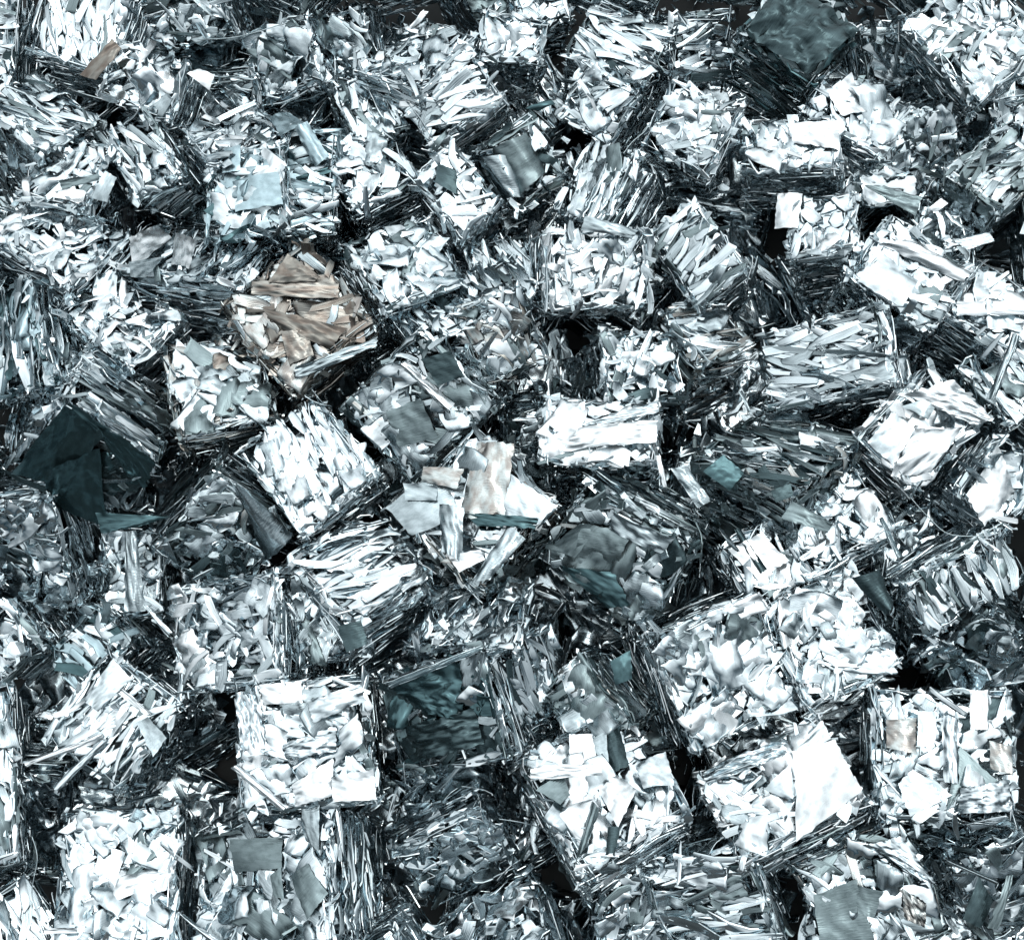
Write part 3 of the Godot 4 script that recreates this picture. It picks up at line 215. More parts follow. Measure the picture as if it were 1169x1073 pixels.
# name, category, label, material, bend, crumple, place, four corners round it
var LOOSE := [
	["metal_plate", "plate", "lone small white plate at upper left lying beside a dark hollow", "white", 0.02, 0.1, Vector3(-0.9716, 1.9474, -1.0537), Vector3(0.0212, -0.022, 0.035), Vector3(0.0397, 0.0019, -0.003), Vector3(-0.0128, 0.0153, -0.0244), Vector3(-0.0482, 0.0049, -0.0077)],
	["metal_plate", "plate", "grey blue plate with wavy edge lying in the shaded upper right", "grey", 0.03, 0.2, Vector3(1.19, 1.7594, -0.7139), Vector3(0.0604, -0.0323, 0.0513), Vector3(0.0779, -0.0029, 0.0047), Vector3(-0.0353, 0.0176, -0.028), Vector3(-0.1031, 0.0176, -0.028)],
	["metal_plate", "plate", "teal square plate lying flat on chips right of the centre", "teal", 0.01, 0.1, Vector3(0.6372, 1.3707, 0.0603), Vector3(0.0125, -0.0289, 0.046), Vector3(0.0575, -0.001, 0.0017), Vector3(-0.0047, 0.0283, -0.045), Vector3(-0.0654, 0.0017, -0.0028)],
	["metal_plate", "plate", "dark pointed plate poking out below the large dark teal plate", "teal", 0.02, 0.1, Vector3(-1.1419, 1.3132, 0.201), Vector3(-0.0771, -0.0176, 0.028), Vector3(0.0417, -0.0065, 0.0104), Vector3(0.1241, 0.0086, -0.0137), Vector3(-0.0888, 0.0155, -0.0247)],
	["metal_plate", "plate", "bent dark plate standing upright above the lower right wrinkled bale", "dark", 0.1, 0.15, Vector3(1.0728, 1.2232, 0.3855), Vector3(0.0237, -0.036, 0.0573), Vector3(0.0449, -0.0197, 0.0314), Vector3(0.0083, 0.0348, -0.0553), Vector3(-0.077, 0.0211, -0.0336)],
	["metal_strip", "strip", "upright curved pale strip left of the dull bale with grey plank", "satin", 0.06, 0.2, Vector3(-1.1406, 1.1809, 0.2897), Vector3(-0.0206, -0.0637, 0.1013), Vector3(0.0398, -0.0637, 0.1013), Vector3(0.0088, 0.0647, -0.1029), Vector3(-0.028, 0.0633, -0.1006)],
	["metal_strip", "strip", "twisted pale ribbon rising at the right edge", "satin", 0.1, 0.3, Vector3(1.4816, 1.5358, -0.2096), Vector3(-0.0524, -0.0501, 0.0796), Vector3(-0.0315, -0.0543, 0.0864), Vector3(0.0525, 0.0488, -0.0776), Vector3(0.0317, 0.0559, -0.0889)],
	["metal_plate", "plate", "bent grey plate lying on chips below the teal square plate", "grey", 0.06, 0.2, Vector3(0.8673, 1.3604, 0.221), Vector3(-0.0806, 0.0007, -0.0011), Vector3(0.0544, -0.0211, 0.0335), Vector3(0.0727, -0.0075, 0.0119), Vector3(-0.0466, 0.0279, -0.0444)],
	["metal_plate", "plate", "small dark plate just left of the bent grey plate", "dark", 0.02, 0.1, Vector3(0.7894, 1.4117, 0.1647), Vector3(-0.0202, -0.015, 0.0238), Vector3(0.0312, -0.0041, 0.0065), Vector3(0.024, 0.015, -0.0238), Vector3(-0.035, 0.0041, -0.0065)],
	["metal_plate", "plate", "broad pale plate below left of the teal square plate", "satin", 0.05, 0.3, Vector3(0.5396, 1.3362, 0.0855), Vector3(0.0177, -0.0353, 0.0561), Vector3(0.0573, -0.0241, 0.0384), Vector3(-0.0126, 0.0319, -0.0507), Vector3(-0.0626, 0.0277, -0.044)],
	["metal_plate", "plate", "dark rectangular plate right of the folded silver bale", "dark", 0.01, 0.1, Vector3(-0.4608, 1.1855, 0.5107), Vector3(-0.0199, -0.0258, 0.0411), Vector3(0.0433, -0.0124, 0.0197), Vector3(0.0225, 0.0239, -0.0379), Vector3(-0.0459, 0.0144, -0.023)],
	["metal_strip", "strip", "long thin strip resting on the dark flat plate bale", "satin", 0.03, 0.1, Vector3(-0.2226, 1.1633, 0.5995), Vector3(-0.1456, -0.0249, 0.0396), Vector3(-0.1254, -0.0328, 0.0522), Vector3(0.1408, 0.0256, -0.0407), Vector3(0.1307, 0.0322, -0.0513)],
	["metal_strip", "strip", "short white bar at the bottom edge in the left corner", "white", 0, 0.1, Vector3(-1.2662, 0.807, 1.2389), Vector3(-0.0465, -0.0045, 0.0071), Vector3(0.0468, -0.0032, 0.0051), Vector3(0.0465, 0.0045, -0.0071), Vector3(-0.0468, 0.0032, -0.0051)],
	["metal_strip", "strip", "curved pale strip at the bottom edge between two left bales", "bright", 0.08, 0.1, Vector3(-0.8886, 0.7907, 1.2268), Vector3(0.0334, -0.0212, 0.0338), Vector3(0.0629, -0.0199, 0.0317), Vector3(-0.0395, 0.0187, -0.0297), Vector3(-0.0569, 0.0225, -0.0359)],
	["metal_strip", "strip", "thin curved strip in the dark bottom right corner", "satin", 0.08, 0.1, Vector3(1.3166, 0.8295, 1.0787), Vector3(0.0705, -0.02, 0.0318), Vector3(0.0759, -0.0134, 0.0214), Vector3(-0.0681, 0.0193, -0.0308), Vector3(-0.0784, 0.0141, -0.0224)],
	["metal_plate", "plate", "upright leaf shaped grey plate in the bottom right corner", "grey", 0.05, 0.1, Vector3(1.3902, 0.8111, 1.162), Vector3(-0.0119, -0.0408, 0.0649), Vector3(0.0367, 0.0396, -0.063), Vector3(0.0168, 0.0396, -0.063), Vector3(-0.0415, -0.0382, 0.0607)],
	["metal_plate", "plate", "dark upright leaf shaped plate in the bottom right corner", "dark", 0.03, 0.1, Vector3(1.3359, 0.7775, 1.1626), Vector3(0.0029, -0.0326, 0.0519), Vector3(0.0422, 0.0065, -0.0104), Vector3(0.0015, 0.0458, -0.0728), Vector3(-0.0465, -0.0196, 0.0311)],
	["metal_plate", "plate", "bent teal plate above the ribbed leaning bale at upper middle", "teal", 0.06, 0.1, Vector3(0.0967, 1.8576, -1.0291), Vector3(-0.0119, -0.0095, 0.015), Vector3(0.0411, 0.0026, -0.0042), Vector3(0.0244, 0.0117, -0.0187), Vector3(-0.0536, -0.0049, 0.0078)],
	["metal_plate", "plate", "pale wide plate lying above the crisp white bale", "satin", 0.04, 0.15, Vector3(0.2975, 1.7339, -0.5993), Vector3(-0.0845, -0.0022, 0.0035), Vector3(0.0708, -0.0166, 0.0265), Vector3(0.0871, -0.0022, 0.0035), Vector3(-0.0736, 0.021, -0.0334)],
	["metal_strip", "strip", "white strip slanting down from the dark front of the slab bale", "white", 0.01, 0.1, Vector3(0.4455, 1.3823, 0.0646), Vector3(0.0042, -0.025, 0.0398), Vector3(0.0172, -0.025, 0.0398), Vector3(-0.0029, 0.0251, -0.0399), Vector3(-0.0186, 0.0251, -0.0399)],
	["metal_strip", "strip", "bright pin like strip between the flattened bale and dark hollow", "satin", 0.01, 0.1, Vector3(0.7109, 1.4338, -0.1602), Vector3(0.0109, -0.0179, 0.0284), Vector3(0.019, -0.0164, 0.0261), Vector3(-0.0096, 0.0179, -0.0284), Vector3(-0.0203, 0.0164, -0.0262)],
	["metal_strip", "strip", "thin white strip hanging in shade left of the right slanting layers", "satin", 0.01, 0.1, Vector3(1.1287, 1.2591, 0.2207), Vector3(0.019, -0.0333, 0.053), Vector3(0.0348, -0.0305, 0.0486), Vector3(-0.0204, 0.0334, -0.0531), Vector3(-0.0335, 0.0306, -0.0487)],
	["metal_plate", "plate", "teal plate wedged above the wrinkled bale in the lower middle", "teal", 0.02, 0.1, Vector3(0.3237, 1.0897, 0.568), Vector3(-0.0195, -0.0251, 0.0399), Vector3(0.0294, -0.0156, 0.0248), Vector3(0.0247, 0.0292, -0.0464), Vector3(-0.0346, 0.0115, -0.0183)],
	["metal_strip", "strip", "pale strip slanting above the bright flaky bale at left", "bright", 0.01, 0.1, Vector3(-1.043, 1.1699, 0.4492), Vector3(0.0291, -0.0252, 0.04), Vector3(0.0444, -0.0197, 0.0314), Vector3(-0.029, 0.0211, -0.0336), Vector3(-0.0446, 0.0238, -0.0379)],
	["metal_plate", "plate", "white leaf plate in the shaded jumble at upper right", "white", 0.03, 0.1, Vector3(1.3205, 1.7463, -0.6869), Vector3(-0.0059, -0.011, 0.0175), Vector3(0.03, 0.0037, -0.0058), Vector3(0.0086, 0.0125, -0.0198), Vector3(-0.0327, -0.0051, 0.0082)],
	["metal_plate", "plate", "pale crooked plate lying near the long white strip at right", "bright", 0.03, 0.15, Vector3(1.438, 1.6811, -0.5989), Vector3(-0.0284, -0.0146, 0.0233), Vector3(0.0562, 0, 0), Vector3(0.0406, 0.0146, -0.0233), Vector3(-0.0684, 0, 0)],
	["metal_plate", "plate", "grey slab lying across the flat chips at left of pale blue plates", "grey", 0.01, 0.1, Vector3(-1.3484, 1.7668, -0.7746), Vector3(-0.0568, -0.0137, 0.0218), Vector3(0.0628, 0.0011, -0.0018), Vector3(0.0569, 0.013, -0.0206), Vector3(-0.0628, -0.0004, 0.0006)],
	["metal_plate", "plate", "bent pale slab crossing the grey slab at left", "satin", 0.04, 0.1, Vector3(-1.2655, 1.7651, -0.7483), Vector3(0.0071, -0.0254, 0.0404), Vector3(0.0355, 0.0159, -0.0252), Vector3(-0.0004, 0.0277, -0.044), Vector3(-0.0421, -0.018, 0.0287)],
	["metal_plate", "plate", "brownish dark curved plate beside the corner strips at top left", "brown", 0.06, 0.1, Vector3(-1.301, 1.9439, -1.1378), Vector3(-0.0167, -0.0344, 0.0548), Vector3(0.0589, 0.0216, -0.0344), Vector3(0.0305, 0.0368, -0.0585), Vector3(-0.0727, -0.0238, 0.0379)],
]
# kind, label, centre, rotation, size
var LOWER := [
	["rim", "bale at the border left of the flat bale of layered strips", Vector3(-2.2639, 1.813, -1.3484), Quaternion(-0.08605, -0.37199, -0.88984, 0.24981), Vector3(0.385, 0.321, 0.375)],
	["rim", "bale at the border left of the bright flaky bale at the left edge", Vector3(-2.2495, 1.6489, -1.012), Quaternion(0.47752, 0.18823, -0.08784, -0.85371), Vector3(0.349, 0.366, 0.346)],
	["rim", "bale at the border left of the wide flaky bale at the left edge", Vector3(-2.2104, 1.5258, -0.7595), Quaternion(0.28093, -0.40528, -0.70775, -0.50589), Vector3(0.385, 0.373, 0.339)],
	["rim", "bale at the border left of the grey blue bale of upright strips", Vector3(-2.2185, 1.3643, -0.4283), Quaternion(-0.35611, 0.42432, 0.54989, 0.62511), Vector3(0.367, 0.335, 0.32)],
	["rim", "bale at the border left of the deeply shaded dark bale under the dark", Vector3(-2.2001, 1.1614, -0.0124), Quaternion(0.40632, -0.20847, -0.19000, -0.86911), Vector3(0.392, 0.384, 0.327)],
	["rim", "bale at the border left of the small flaky bale at the left edge", Vector3(-2.2007, 1.02, 0.2775), Quaternion(0.44832, -0.42439, -0.67471, -0.40456), Vector3(0.362, 0.379, 0.306)],
	["rim", "bale at the border left of the tall bale cut off", Vector3(-2.1908, 0.6763, 0.9822), Quaternion(0.19642, -0.46004, -0.80819, -0.31083), Vector3(0.393, 0.355, 0.305)],
	["rim", "bale at the border above the bale of long pale strips", Vector3(-1.8435, 2.153, -2.0454), Quaternion(0.52572, -0.36834, -0.30349, -0.70415), Vector3(0.392, 0.344, 0.301)],
	["rim", "bale at the border left of the bale of long pale strips", Vector3(-1.8719, 1.9837, -1.6984), Quaternion(0.41426, -0.29816, -0.40960, -0.75612), Vector3(0.35, 0.347, 0.319)],
	["rim", "bale at the border above the flat bale of layered strips", Vector3(-1.8156, 1.8199, -1.3625), Quaternion(0.38809, -0.04220, 0.06821, -0.91813), Vector3(0.368, 0.363, 0.342)],
	["deep", "buried bale in the dark gap below the flat bale of layered strips", Vector3(-1.8271, 1.2847, -1.2462), Quaternion(0.15600, 0.45349, 0.75605, -0.44541), Vector3(0.355, 0.39, 0.301)],
	["rim", "bale at the border above the grey blue bale of upright strips", Vector3(-1.8172, 1.5061, -0.7191), Quaternion(0.38096, 0.13938, 0.12280, -0.90574), Vector3(0.323, 0.363, 0.35)],
	["rim", "bale at the border left of the narrow layered bale left of the large", Vector3(-1.8938, 1.3652, -0.4303), Quaternion(-0.30810, 0.41155, 0.49224, 0.70243), Vector3(0.328, 0.375, 0.371)],
	["rim", "bale at the border left of the sunken black bale above the bluish striped", Vector3(-1.8462, 1.1716, -0.0333), Quaternion(-0.03391, 0.47266, 0.86813, 0.14759), Vector3(0.329, 0.358, 0.369)],
	["rim", "bale at the border left of the bluish striped bale behind the strip fan", Vector3(-1.8057, 1.0253, 0.2666), Quaternion(-0.13038, 0.52903, 0.79568, 0.26459), Vector3(0.386, 0.326, 0.327)],
	["rim", "bale at the border above the tall bale cut off", Vector3(-1.8759, 0.8623, 0.6008), Quaternion(0.11388, -0.62399, -0.74299, -0.21362), Vector3(0.375, 0.366, 0.319)],
	["deep", "buried bale in the dark gap below the tall bale cut off", Vector3(-1.8541, 0.3244, 0.7228), Quaternion(-0.43317, 0.22234, 0.54433, 0.68310), Vector3(0.387, 0.349, 0.323)],
	["rim", "bale at the border below the tall bale cut off", Vector3(-1.8618, 0.5337, 1.2746), Quaternion(-0.04824, 0.53989, 0.83259, 0.11391), Vector3(0.369, 0.352, 0.355)],
	["rim", "bale at the border above the dark shaded bale at the top edge", Vector3(-1.4657, 2.168, -2.0763), Quaternion(-0.49623, 0.38064, 0.55464, 0.54885), Vector3(0.386, 0.364, 0.374)],
	["rim", "bale at the border left of the dark shaded bale at the top edge", Vector3(-1.4452, 2.0147, -1.7619), Quaternion(0.53378, -0.04300, -0.11390, -0.83682), Vector3(0.33, 0.394, 0.365)],
	["deep", "buried bale in the dark gap below the bale of long pale strips", Vector3(-1.5173, 1.4669, -1.6196), Quaternion(0.10091, 0.56563, 0.76301, -0.29613), Vector3(0.367, 0.369, 0.312)],
	["deep", "buried bale in the dark gap right of the flat bale of layered strips", Vector3(-1.4638, 1.2962, -1.2696), Quaternion(-0.08003, 0.52276, 0.84079, 0.11573), Vector3(0.384, 0.353, 0.34)],
	["deep", "buried bale in the dark gap above the deeply shaded dark bale under the dark", Vector3(-1.4962, 0.8108, -0.2745), Quaternion(-0.31362, -0.29818, -0.38860, 0.81346), Vector3(0.36, 0.396, 0.317)],
	["deep", "buried bale in the dark gap below the small flaky bale at the left edge", Vector3(-1.5254, 0.481, 0.4017), Quaternion(0.06138, -0.46295, -0.82177, -0.32650), Vector3(0.331, 0.37, 0.325)],
	["deep", "buried bale in the dark gap below the sunken black bale below the strip fan", Vector3(-1.4399, 0.3058, 0.7609), Quaternion(0.36713, -0.49817, -0.48689, -0.61643), Vector3(0.359, 0.378, 0.379)],
	["rim", "bale at the border left of the tall crumpled silver bale at the bottom", Vector3(-1.5144, 0.5385, 1.2647), Quaternion(0.56108, 0.14627, 0.45614, -0.67508), Vector3(0.379, 0.381, 0.309)],
	["rim", "bale at the border above the dark chip bale in the hollow", Vector3(-1.0985, 2.1537, -2.0469), Quaternion(0.28325, -0.44209, -0.76129, -0.38048), Vector3(0.339, 0.333, 0.347)],
	["deep", "buried bale in the dark gap right of the dark shaded bale at the top edge", Vector3(-1.1014, 1.5888, -1.8696), Quaternion(0.04759, 0.50207, 0.85603, 0.11346), Vector3(0.356, 0.344, 0.376)],
	["deep", "buried bale in the dark gap below the dark shaded bale at the top edge", Vector3(-1.1556, 1.4627, -1.6111), Quaternion(-0.04455, 0.57730, 0.81525, -0.01006), Vector3(0.321, 0.384, 0.33)],
	["deep", "buried bale in the dark gap right of the dark teal bale in the hollow", Vector3(-1.0736, 1.2879, -1.2526), Quaternion(-0.00255, 0.52095, 0.81102, 0.26618), Vector3(0.328, 0.374, 0.302)],
	["deep", "buried bale in the dark gap right of the bale with a large dark teal plate", Vector3(-1.1577, 0.787, -0.2256), Quaternion(0.43122, 0.29394, 0.49246, -0.69652), Vector3(0.381, 0.321, 0.328)],
	["deep", "buried bale in the dark gap right of the sunken bale of chips below the dark", Vector3(-1.0627, 0.6221, 0.1125), Quaternion(0.21249, 0.34041, 0.83049, -0.38634), Vector3(0.37, 0.383, 0.375)],
	["deep", "buried bale in the dark gap right of the tilted bale with a fan of thin", Vector3(-1.1506, 0.4541, 0.4569), Quaternion(-0.28134, 0.59644, 0.66496, 0.35062), Vector3(0.325, 0.343, 0.346)],
	["deep", "buried bale in the dark gap above the tall crumpled silver bale at the bottom", Vector3(-1.0933, 0.3093, 0.7538), Quaternion(0.51854, 0.06101, 0.29008, -0.80203), Vector3(0.386, 0.37, 0.358)],
	["deep", "buried bale in the dark gap below the tall crumpled silver bale at the bottom", Vector3(-1.1464, 0.1355, 1.1102), Quaternion(-0.58723, -0.10780, 0.04396, 0.80101), Vector3(0.383, 0.327, 0.349)],
	["rim", "bale at the border above the dark chip bale left of the fine", Vector3(-0.6966, 2.1734, -2.0873), Quaternion(-0.23238, 0.40678, 0.73924, 0.48379), Vector3(0.325, 0.38, 0.332)],
	["rim", "bale at the border above the dark teal bale under the curved wire", Vector3(-0.7686, 1.9869, -1.7049), Quaternion(0.20079, -0.58142, -0.75000, -0.24319), Vector3(0.379, 0.341, 0.353)],
	["deep", "buried bale in the dark gap below the dark teal bale under the curved wire", Vector3(-0.7427, 1.46, -1.6056), Quaternion(-0.18869, 0.51256, 0.80495, 0.23180), Vector3(0.357, 0.342, 0.363)],
	["deep", "buried bale in the dark gap below the narrow bluish bale of upright strips", Vector3(-0.6987, 1.2765, -1.2292), Quaternion(-0.62128, 0.11869, 0.22248, 0.74191), Vector3(0.365, 0.332, 0.308)],
	["deep", "buried bale in the dark gap below the upright bale with large pale blue plates", Vector3(-0.7478, 1.1268, -0.9223), Quaternion(-0.19368, -0.64684, -0.66766, 0.31356), Vector3(0.322, 0.37, 0.337)],
	["deep", "buried bale in the dark gap right of the bale of loose glossy bits", Vector3(-0.766, 0.9387, -0.5366), Quaternion(0.32399, -0.40665, -0.66880, -0.53139), Vector3(0.394, 0.375, 0.31)],
	["deep", "buried bale in the dark gap below the pale bale with fine parallel ripples", Vector3(-0.7465, 0.7984, -0.249), Quaternion(-0.57034, 0.26896, 0.47725, 0.61205), Vector3(0.383, 0.365, 0.352)],
	["deep", "buried bale in the dark gap left of the folded silver bale between the bright flaky", Vector3(-0.7002, 0.6196, 0.1176), Quaternion(-0.40546, -0.25510, -0.50037, 0.72122), Vector3(0.393, 0.396, 0.363)],
	["deep", "buried bale in the dark gap above the bright upright bale with folded panels", Vector3(-0.7428, 0.4899, 0.3835), Quaternion(0.27868, -0.49256, -0.56747, -0.59808), Vector3(0.398, 0.337, 0.314)],
	["deep", "buried bale in the dark gap above the silver bale with a grey square plate", Vector3(-0.7691, 0.2976, 0.7778), Quaternion(0.34451, -0.33535, -0.65988, -0.57742), Vector3(0.365, 0.365, 0.348)],
	["rim", "bale at the border above the sunken dull bale at the top edge", Vector3(-0.4175, 2.1709, -2.0823), Quaternion(-0.48874, -0.28967, -0.32918, 0.75423), Vector3(0.383, 0.344, 0.319)],
	["rim", "bale at the border left of the sunken dull bale at the top edge", Vector3(-0.3417, 1.9935, -1.7185), Quaternion(-0.31798, -0.28415, -0.54231, 0.72391), Vector3(0.335, 0.376, 0.344)],
	["deep", "buried bale in the dark gap below the dark chip bale left of the fine", Vector3(-0.4145, 1.4602, -1.6058), Quaternion(0.45898, -0.04528, -0.01741, -0.88712), Vector3(0.391, 0.375, 0.369)],
	["deep", "buried bale in the dark gap below the small bale of bent strips", Vector3(-0.4042, 1.3031, -1.2838), Quaternion(-0.24025, -0.46209, -0.69481, 0.49598), Vector3(0.335, 0.341, 0.306)],
	["deep", "buried bale in the dark gap right of the bale of rounded crushed folds", Vector3(-0.3223, 1.1306, -0.9302), Quaternion(0.42123, -0.38564, -0.55373, -0.60599), Vector3(0.339, 0.344, 0.365)],
	["deep", "buried bale in the dark gap left of the grey bale with one bright bent ribbon", Vector3(-0.4066, 0.9601, -0.5805), Quaternion(0.29958, 0.58683, 0.56994, -0.49097), Vector3(0.392, 0.341, 0.361)],
	["deep", "buried bale in the dark gap below the grey bale with one bright bent ribbon", Vector3(-0.3279, 0.8093, -0.2714), Quaternion(0.50213, 0.12162, 0.43537, -0.73724), Vector3(0.341, 0.351, 0.316)],
	["deep", "buried bale in the dark gap right of the bale of pale parallel strips", Vector3(-0.3536, 0.6326, 0.0908), Quaternion(-0.44978, 0.27251, 0.50662, 0.68321), Vector3(0.394, 0.335, 0.356)],
	["deep", "buried bale in the dark gap above the sunken dark bale below the dark flat", Vector3(-0.3945, 0.4892, 0.385), Quaternion(-0.31334, 0.44533, 0.60594, 0.57994), Vector3(0.356, 0.375, 0.323)],
	["deep", "buried bale in the dark gap left of the shaded bale of glinting chips", Vector3(-0.3596, 0.3032, 0.7662), Quaternion(-0.41310, 0.17179, 0.38413, 0.80764), Vector3(0.331, 0.372, 0.35)],
	["rim", "bale at the border below the silver bale with a grey square plate", Vector3(-0.3656, 0.5187, 1.3054), Quaternion(-0.40979, 0.11218, 0.26582, 0.86535), Vector3(0.33, 0.337, 0.308)],
	["rim", "bale at the border above the small white topped bale with a dark", Vector3(-0.0289, 2.1674, -2.075), Quaternion(0.15768, 0.55775, 0.77628, -0.24788), Vector3(0.363, 0.337, 0.308)],
	["deep", "buried bale in the dark gap left of the sunken dull bale at the top edge", Vector3(-0.0245, 1.6112, -1.9155), Quaternion(0.58716, -0.14050, -0.22094, -0.76596), Vector3(0.39, 0.341, 0.335)],
	["deep", "buried bale in the dark gap below the small white topped bale with a dark", Vector3(0.0271, 1.4236, -1.5309), Quaternion(0.39816, -0.19892, -0.27360, -0.85267), Vector3(0.326, 0.349, 0.376)],
	["deep", "buried bale in the dark gap below the bale of rolled dull grey sheets", Vector3(-0.0039, 1.2708, -1.2177), Quaternion(-0.54572, -0.01366, -0.01715, 0.83768), Vector3(0.383, 0.384, 0.326)],
	["deep", "buried bale in the dark gap right of the sunken bale of thin strips", Vector3(0.0234, 1.1258, -0.9202), Quaternion(-0.49833, 0.26545, 0.39888, 0.72256), Vector3(0.36, 0.367, 0.329)],
	["deep", "buried bale in the dark gap below the small brownish shaded bale", Vector3(0.045, 0.9567, -0.5736), Quaternion(0.45893, -0.13105, -0.09048, -0.87409), Vector3(0.357, 0.358, 0.301)],
	["deep", "buried bale in the dark gap below the sunken shaded bale left of the bright", Vector3(-0.0488, 0.8183, -0.2899), Quaternion(-0.50368, 0.19360, 0.03172, 0.84132), Vector3(0.369, 0.321, 0.376)],
	["deep", "buried bale in the dark gap above the low bale of curled shavings", Vector3(0.0008, 0.6473, 0.0607), Quaternion(0.46428, -0.18822, -0.39736, -0.76884), Vector3(0.394, 0.348, 0.316)],
	["deep", "buried bale in the dark gap below the bale of upright grey strips", Vector3(0.028, 0.4847, 0.3942), Quaternion(0.45392, 0.05873, 0.12358, -0.88048), Vector3(0.393, 0.379, 0.369)],
	["deep", "buried bale in the dark gap right of the shaded bale of glinting chips", Vector3(-0.0489, 0.3207, 0.7305), Quaternion(0.49766, 0.36571, 0.35944, -0.69957), Vector3(0.392, 0.364, 0.374)],
	["deep", "buried bale in the dark gap above the roof shaped pale bale of pressed chips", Vector3(-0.0237, 0.1519, 1.0764), Quaternion(-0.50155, 0.03759, -0.09820, 0.85871), Vector3(0.386, 0.351, 0.352)],
	["rim", "bale at the border above the sunken dull bale left of the dark", Vector3(0.3373, 2.1487, -2.0366), Quaternion(-0.58302, 0.10681, 0.10381, 0.79868), Vector3(0.369, 0.371, 0.374)],
	["rim", "bale at the border right of the sunken dull bale at the top edge", Vector3(0.3567, 1.9879, -1.7069), Quaternion(-0.07414, 0.56065, 0.80409, 0.18336), Vector3(0.385, 0.342, 0.372)],
	["deep", "buried bale in the dark gap below the bale of tangled pale strips", Vector3(0.3825, 1.4465, -1.5779), Quaternion(-0.24734, -0.48251, -0.70427, 0.45827), Vector3(0.325, 0.342, 0.367)],
	["deep", "buried bale in the dark gap below the small bright bale right of the rolled", Vector3(0.3612, 1.2796, -1.2356), Quaternion(0.08960, 0.53397, 0.82658, -0.15366), Vector3(0.365, 0.33, 0.303)],
	["deep", "buried bale in the dark gap below the finely ribbed bale leaning", Vector3(0.4175, 1.1363, -0.9418), Quaternion(0.17003, -0.56302, -0.76358, -0.26655), Vector3(0.327, 0.387, 0.371)],
	["deep", "buried bale in the dark gap below the bale of mixed chips", Vector3(0.3768, 0.9529, -0.5657), Quaternion(-0.52102, -0.17184, -0.20563, 0.81039), Vector3(0.366, 0.354, 0.366)],
	["deep", "buried bale in the dark gap below the low bright slab sided bale", Vector3(0.3621, 0.7866, -0.2248), Quaternion(0.60608, -0.25978, -0.46286, -0.59240), Vector3(0.398, 0.372, 0.321)],
	["deep", "buried bale in the dark gap below the shaded grey bale of bent plates", Vector3(0.3353, 0.6228, 0.111), Quaternion(-0.49290, -0.37552, -0.47425, 0.62540), Vector3(0.354, 0.355, 0.329)],
	["deep", "buried bale in the dark gap below the small corrugated grey bale behind the top", Vector3(0.3503, 0.4678, 0.4288), Quaternion(0.04185, -0.64083, -0.76106, 0.09152), Vector3(0.361, 0.328, 0.369)],
	["deep", "buried bale in the dark gap above the sunken bale of teal chips", Vector3(0.3724, 0.314, 0.7441), Quaternion(0.27318, -0.43772, -0.71820, -0.46686), Vector3(0.361, 0.386, 0.33)],
	["deep", "buried bale in the dark gap below the sunken bale of teal chips", Vector3(0.3944, 0.1411, 1.0986), Quaternion(0.39061, -0.30953, -0.34737, -0.79432), Vector3(0.328, 0.349, 0.335)],
	["rim", "bale at the border above the dark grey topped crushed bale", Vector3(0.7077, 2.1384, -2.0155), Quaternion(0.01855, -0.63726, -0.74188, 0.20778), Vector3(0.334, 0.365, 0.373)],
	["rim", "bale at the border left of the sunken dark bale between the dark grey", Vector3(0.7549, 2.0058, -1.7436), Quaternion(-0.51774, 0.12961, -0.06552, 0.84312), Vector3(0.353, 0.368, 0.317)],
	["deep", "buried bale in the dark gap left of the dark grey topped crushed bale", Vector3(0.7897, 1.4459, -1.5766), Quaternion(0.57087, -0.05320, -0.11069, -0.81181), Vector3(0.383, 0.36, 0.337)],
	["deep", "buried bale in the dark gap below the bright chip bale left of the box", Vector3(0.7441, 1.2763, -1.2288), Quaternion(-0.54685, 0.32560, 0.48079, 0.60314), Vector3(0.352, 0.392, 0.376)],
	["deep", "buried bale in the dark gap below the leaning bale with brownish layered edge", Vector3(0.7116, 1.1132, -0.8945), Quaternion(0.54257, -0.16340, -0.08528, -0.81954), Vector3(0.381, 0.398, 0.342)],
	["deep", "buried bale in the dark gap right of the bale of fine slanting slats", Vector3(0.7424, 0.9677, -0.5962), Quaternion(-0.43690, -0.17638, -0.14708, 0.86970), Vector3(0.379, 0.346, 0.31)],
	["deep", "buried bale in the dark gap left of the flattened bale of long thin layers", Vector3(0.7062, 0.8045, -0.2615), Quaternion(0.03128, -0.48184, -0.87073, -0.09317), Vector3(0.35, 0.353, 0.342)],
	["deep", "buried bale in the dark gap below the small bale with a white sheet crossed", Vector3(0.7198, 0.6138, 0.1295), Quaternion(-0.37472, -0.25533, -0.73665, 0.50173), Vector3(0.352, 0.397, 0.36)],
	["deep", "buried bale in the dark gap below the wrinkled silver bale above the bale", Vector3(0.7568, 0.4689, 0.4265), Quaternion(-0.43430, -0.29373, -0.49515, 0.69278), Vector3(0.363, 0.342, 0.373)],
	["deep", "buried bale in the dark gap left of the bale with one big smooth white plate", Vector3(0.7647, 0.3247, 0.7221), Quaternion(0.39060, -0.35519, -0.46860, -0.70830), Vector3(0.331, 0.349, 0.376)],
	["deep", "buried bale in the dark gap below the bale of pale strips at the bottom", Vector3(0.7153, 0.1439, 1.0929), Quaternion(-0.14493, 0.63522, 0.75663, 0.05476), Vector3(0.33, 0.381, 0.347)],
	["rim", "bale at the border above the sunken dark bale between the dark grey", Vector3(1.0738, 2.1489, -2.037), Quaternion(0.56142, 0.14956, 0.36003, -0.72995), Vector3(0.395, 0.391, 0.352)],
	["rim", "bale at the border left of the large bright flaky bale in the top", Vector3(1.0984, 1.9916, -1.7146), Quaternion(-0.29885, 0.34021, 0.37371, 0.80950), Vector3(0.363, 0.321, 0.369)],
